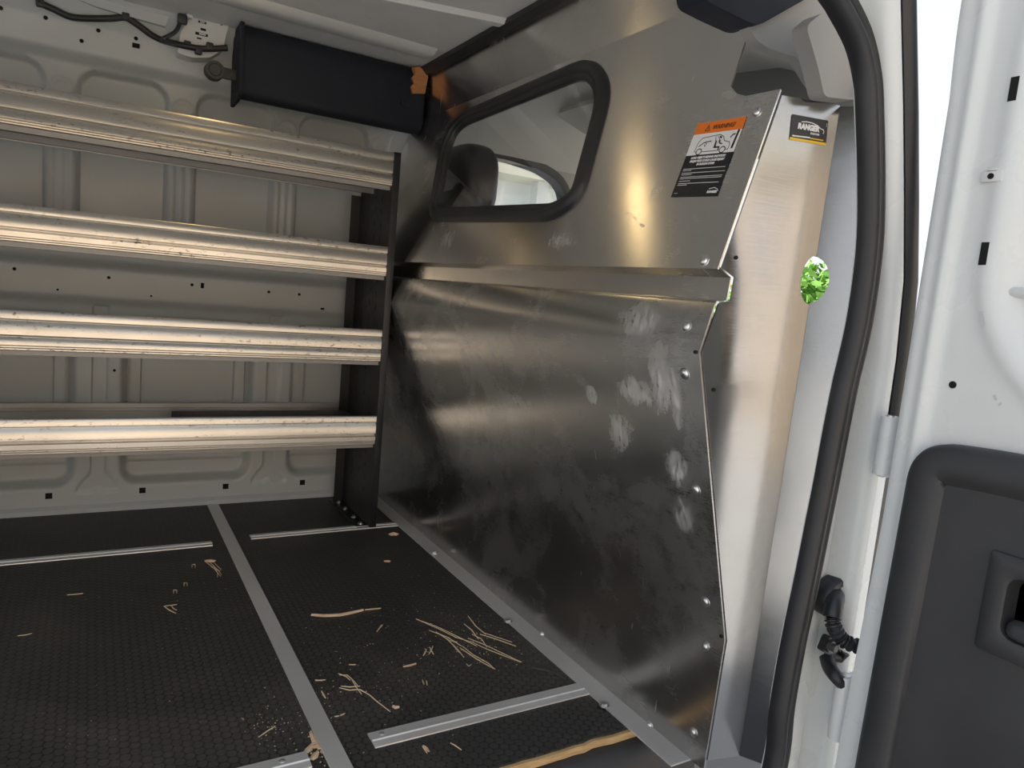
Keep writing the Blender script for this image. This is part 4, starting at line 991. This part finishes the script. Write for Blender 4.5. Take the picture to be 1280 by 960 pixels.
# fan of straws near the partition
fan = [[(520, 774), (545, 783), (560, 790), (580, 800), (596, 808)], [(520, 774), (548, 786), (570, 797), (590, 803)], [(536, 788), (560, 797), (577, 808)], [(578, 808), (592, 819), (610, 829), (619, 837)],
       [(575, 810), (596, 824), (617, 836)], [(585, 798), (603, 805), (618, 812), (652, 828)], [(588, 802), (607, 811), (630, 820), (651, 828)], [(585, 770), (595, 783), (607, 793)],
       [(600, 793), (620, 799), (645, 808)], [(604, 791), (622, 797), (640, 803)], [(560, 800), (572, 812), (580, 822)], [(555, 796), (566, 806), (574, 816)], [(545, 790), (562, 801), (572, 803)], [(580, 780), (590, 788), (598, 799)],
       [(583, 830), (586, 833), (589, 831)], [(590, 793), (602, 799), (608, 808)]]
for f in fan: st(f, wd=random.uniform(0.0018, 0.0032))
for a, b in (((529, 820), (533, 812)), ((536, 818), (541, 808)), ((537, 809), (542, 818))): st([a, ((a[0] + b[0]) / 2, (a[1] + b[1]) / 2 + .5), b], 'short straw in the cluster of three left of the tangle', 0.0035)
for a, b in (((528, 850), (530, 856)), ((533, 851), (534, 857))): st([a, ((a[0] + b[0]) / 2, (a[1] + b[1]) / 2), b], 'short straw of the upright pair above the near strip', 0.003)
for f in ([(424, 844), (434, 844), (440, 849), (447, 857)], [(423, 842), (433, 846), (438, 851)], [(424, 860), (437, 863), (449, 862), (460, 868)], [(450, 862), (462, 869), (470, 876), (488, 890)], [(426, 858), (438, 859), (450, 858)], [(440, 850), (446, 860), (452, 868)]):
    st(f, 'straw in the bent cluster beside the dividing strip', 0.0026)
for f in ([(436, 831), (445, 831)], [(394, 850), (402, 851)], [(394, 851), (407, 850)], [(402, 864), (407, 873)], [(418, 896), (424, 895)], [(425, 895), (431, 892)]):
    st([f[0], ((f[0][0] + f[1][0]) / 2, (f[0][1] + f[1][1]) / 2), f[1]], 'lone short straw lying near the dividing strip', 0.004)
st([(528, 933), (531, 937), (534, 942)], 'short straw just below the near strip', 0.003); st([(563, 929), (569, 932), (577, 938)], 'curved straw just below the near strip', 0.003)
# left of the dividing strip
for f in ([(258, 703), (268, 711), (276, 721)], [(262, 703), (272, 712), (277, 719)], [(266, 706), (272, 716), (272, 722)], [(268, 704), (276, 712)], [(264, 709), (275, 714), (277, 711)]):
    st(f if len(f) > 2 else [f[0], f[1], f[1]], 'straw in the tuft under the fan-shaped chip', 0.002)
for f in ([(205, 758), (212, 757), (221, 756)], [(205, 758), (212, 763), (220, 767)], [(214, 757), (217, 761), (221, 763)]): st(f, 'straw in the small tuft on the left mat', 0.0026)
SC = 'pale staple-shaped shaving on the left mat'
for (a, b) in ((242, 707), (232, 730), (219, 739)):
    splinter('wood_shaving', [(a - 2, b + 3), (a - 2, b - 1), (a + 2, b - 1), (a + 2, b + 3)], 0.0022, STRAW, {242: 'uppermost staple-shaped shaving beside the fan-shaped chip', 232: 'middle staple-shaped shaving on the left mat', 219: 'lowest staple-shaped shaving on the left mat'}[a], 'shaving', 'staple-shaped shavings', 0.0016)
splinter('straw', [(84, 744), (95, 743), (104, 742)], 0.003, STRAW, 'long pale straw alone on the left mat', 'straw', G2, 0.0014)
splinter('straw', [(22, 795), (32, 794), (40, 792)], 0.003, STRAW, 'pale straw alone near the left picture edge', 'straw', G2, 0.0014)
splinter('straw', [(323, 922), (334, 914), (344, 908)], 0.003, STRAW, 'straw pointing at the crumbs left of the dividing strip', 'straw', G2, 0.0014)
# black bristle by the flange
splinter('cable_tie', [(664, 835), (680, 838), (696, 843), (708, 851)], 0.004, BLACK_RUBBER, 'curved black cable tie tail beside the partition flange', 'cable tie', None, 0.003)
# splintered end of the ply by the dividing strip
for i, f in enumerate(([(380, 943), (386, 937), (391, 930)], [(389, 950), (393, 946), (397, 940)], [(389, 917), (394, 926), (400, 937)], [(391, 935), (396, 932), (400, 934)])):
    splinter('wood_splinter', f, 0.012, SPLINTER, 'torn splinter at the near end of the dividing strip', 'splinter', 'torn splinters by the dividing strip', 0.003)
# loose crumbs nobody could count
cr_ = MB()
def crumb(px, py, r):
    p = onz(px, py)
    if p.x > 0.81 or p.y < FE + 0.005: return
    bm = bmesh.new(); bmesh.ops.create_icosphere(bm, subdivisions=1, radius=r)
    for v in bm.verts: v.co = Vector((v.co.x * random.uniform(.6, 1.3), v.co.y * random.uniform(.6, 1.3), max(v.co.z * .5, -r * .2))) + p + Vector((0, 0, r * .2))
    cr_.bm(bm)
for _ in range(150): crumb(random.gauss(590, 45), random.gauss(800, 22), random.uniform(.0006, .0016))
for _ in range(110): crumb(random.gauss(450, 55), random.gauss(840, 45), random.uniform(.0006, .0017))
for _ in range(60): crumb(random.gauss(340, 18), random.gauss(908, 14), random.uniform(.0006, .0016))
for _ in range(60): crumb(random.gauss(400, 9), random.gauss(930, 14), random.uniform(.0008, .002))
for _ in range(60): crumb(random.uniform(40, 340), random.uniform(720, 940), random.uniform(.0005, .0012))
for _ in range(40): crumb(random.uniform(500, 640), random.uniform(690, 780), random.uniform(.0005, .0012))
tag(cr_.build('wood_crumbs', STRAW), 'scattered pale wood crumbs and dust over the black mat', 'crumbs', None, 'stuff')

# ================================================================== OUTSIDE
# unseen sunlit house behind the camera, added so the aluminium reflects warm light
hs = thing('house', 'unseen tan stucco building added across the driveway for its warm reflection', 'building', (0, -6, GZ))
t = MB(); t.box((-9, -6.3, GZ), (5.9, -6.0, GZ + 3.4)); hw_ = t.build('wall', STUCCO, hs)
t = MB(); t.box((-9.4, -8.5, GZ + 3.4), (6.0, -5.8, GZ + 3.6)); t.build('roof', CREAM, hs)
h2 = thing('house', 'unseen tan stucco outbuilding added across the driveway for its warm reflection', 'building', (9, -6, GZ))  # second added building, set past a sky gap to band the panel's reflection
t = MB(); t.box((6.75, -6.3, GZ), (14, -6.0, GZ + 3.4)); t.build('wall', STUCCO, h2)
t = MB(); t.box((6.65, -8.5, GZ + 3.4), (14.4, -5.8, GZ + 3.6)); t.build('roof', CREAM, h2)
# pale garage seen through the cab window
gr = thing('garage', 'pale garage with a white post seen through the cab window', 'building', (6, 8.0, GZ))
t = MB(); t.box((-2, 8.0, GZ), (6.4, 8.3, 2.1)); t.build('wall', PALE_WALL, gr)
t = MB(); t.box((-2.5, 7.5, 2.1), (6.8, 8.5, 2.45)); t.build('eaves', CREAM, gr)
pp = ony(675, 235, 7.7); t = MB(); t.box((pp.x - .08, 7.62, GZ), (pp.x + .08, 7.78, 2.1)); tag(t.build('post', WHITE_PAINT, gr), label='white post')
# shrub in front of the van, glimpsed through the oval cut-out
sh = thing('shrub', 'green leafy shrub glimpsed through the oval cut-out in the return panel', 'shrub', (9.0, 4.2, GZ))
hp = CPOS + ray(1010, 352) * (9.5 / ray(1010, 352).x)
t = MB(); rnd = random.Random(3)
for _ in range(3200):
    a = rnd.uniform(0, 2 * PI); u = rnd.uniform(-1, 1); r = rnd.uniform(.6, 1) ; q = math.sqrt(1 - u * u)
    c = Vector((hp.x + 1.0 * r * q * math.cos(a), hp.y + 1.6 * r * q * math.sin(a), 0.55 + 1.0 * r * u)); d = Vector((rnd.uniform(-1, 1), rnd.uniform(-1, 1), rnd.uniform(-.4, 1))).normalized(); s = d.orthogonal().normalized()
    L = rnd.uniform(.14, .24); wv_ = L * .35
    t.add([c, c + d * L * .5 + s * wv_, c + d * L, c + d * L * .5 - s * wv_], [[0, 1, 2, 3]])
t.build('foliage', LEAF, sh, recalc=False)
t = MB(); t.tube([(hp.x, hp.y, GZ), (hp.x, hp.y, 0.2)], [0.08, 0.05], 8)
for k in range(5):
    a = k * 1.26; t.tube([(hp.x, hp.y, -0.3), (hp.x + .35 * math.cos(a), hp.y + .5 * math.sin(a), 0.5)], [0.04, 0.015], 6)
t.build('stem', BARK, sh)
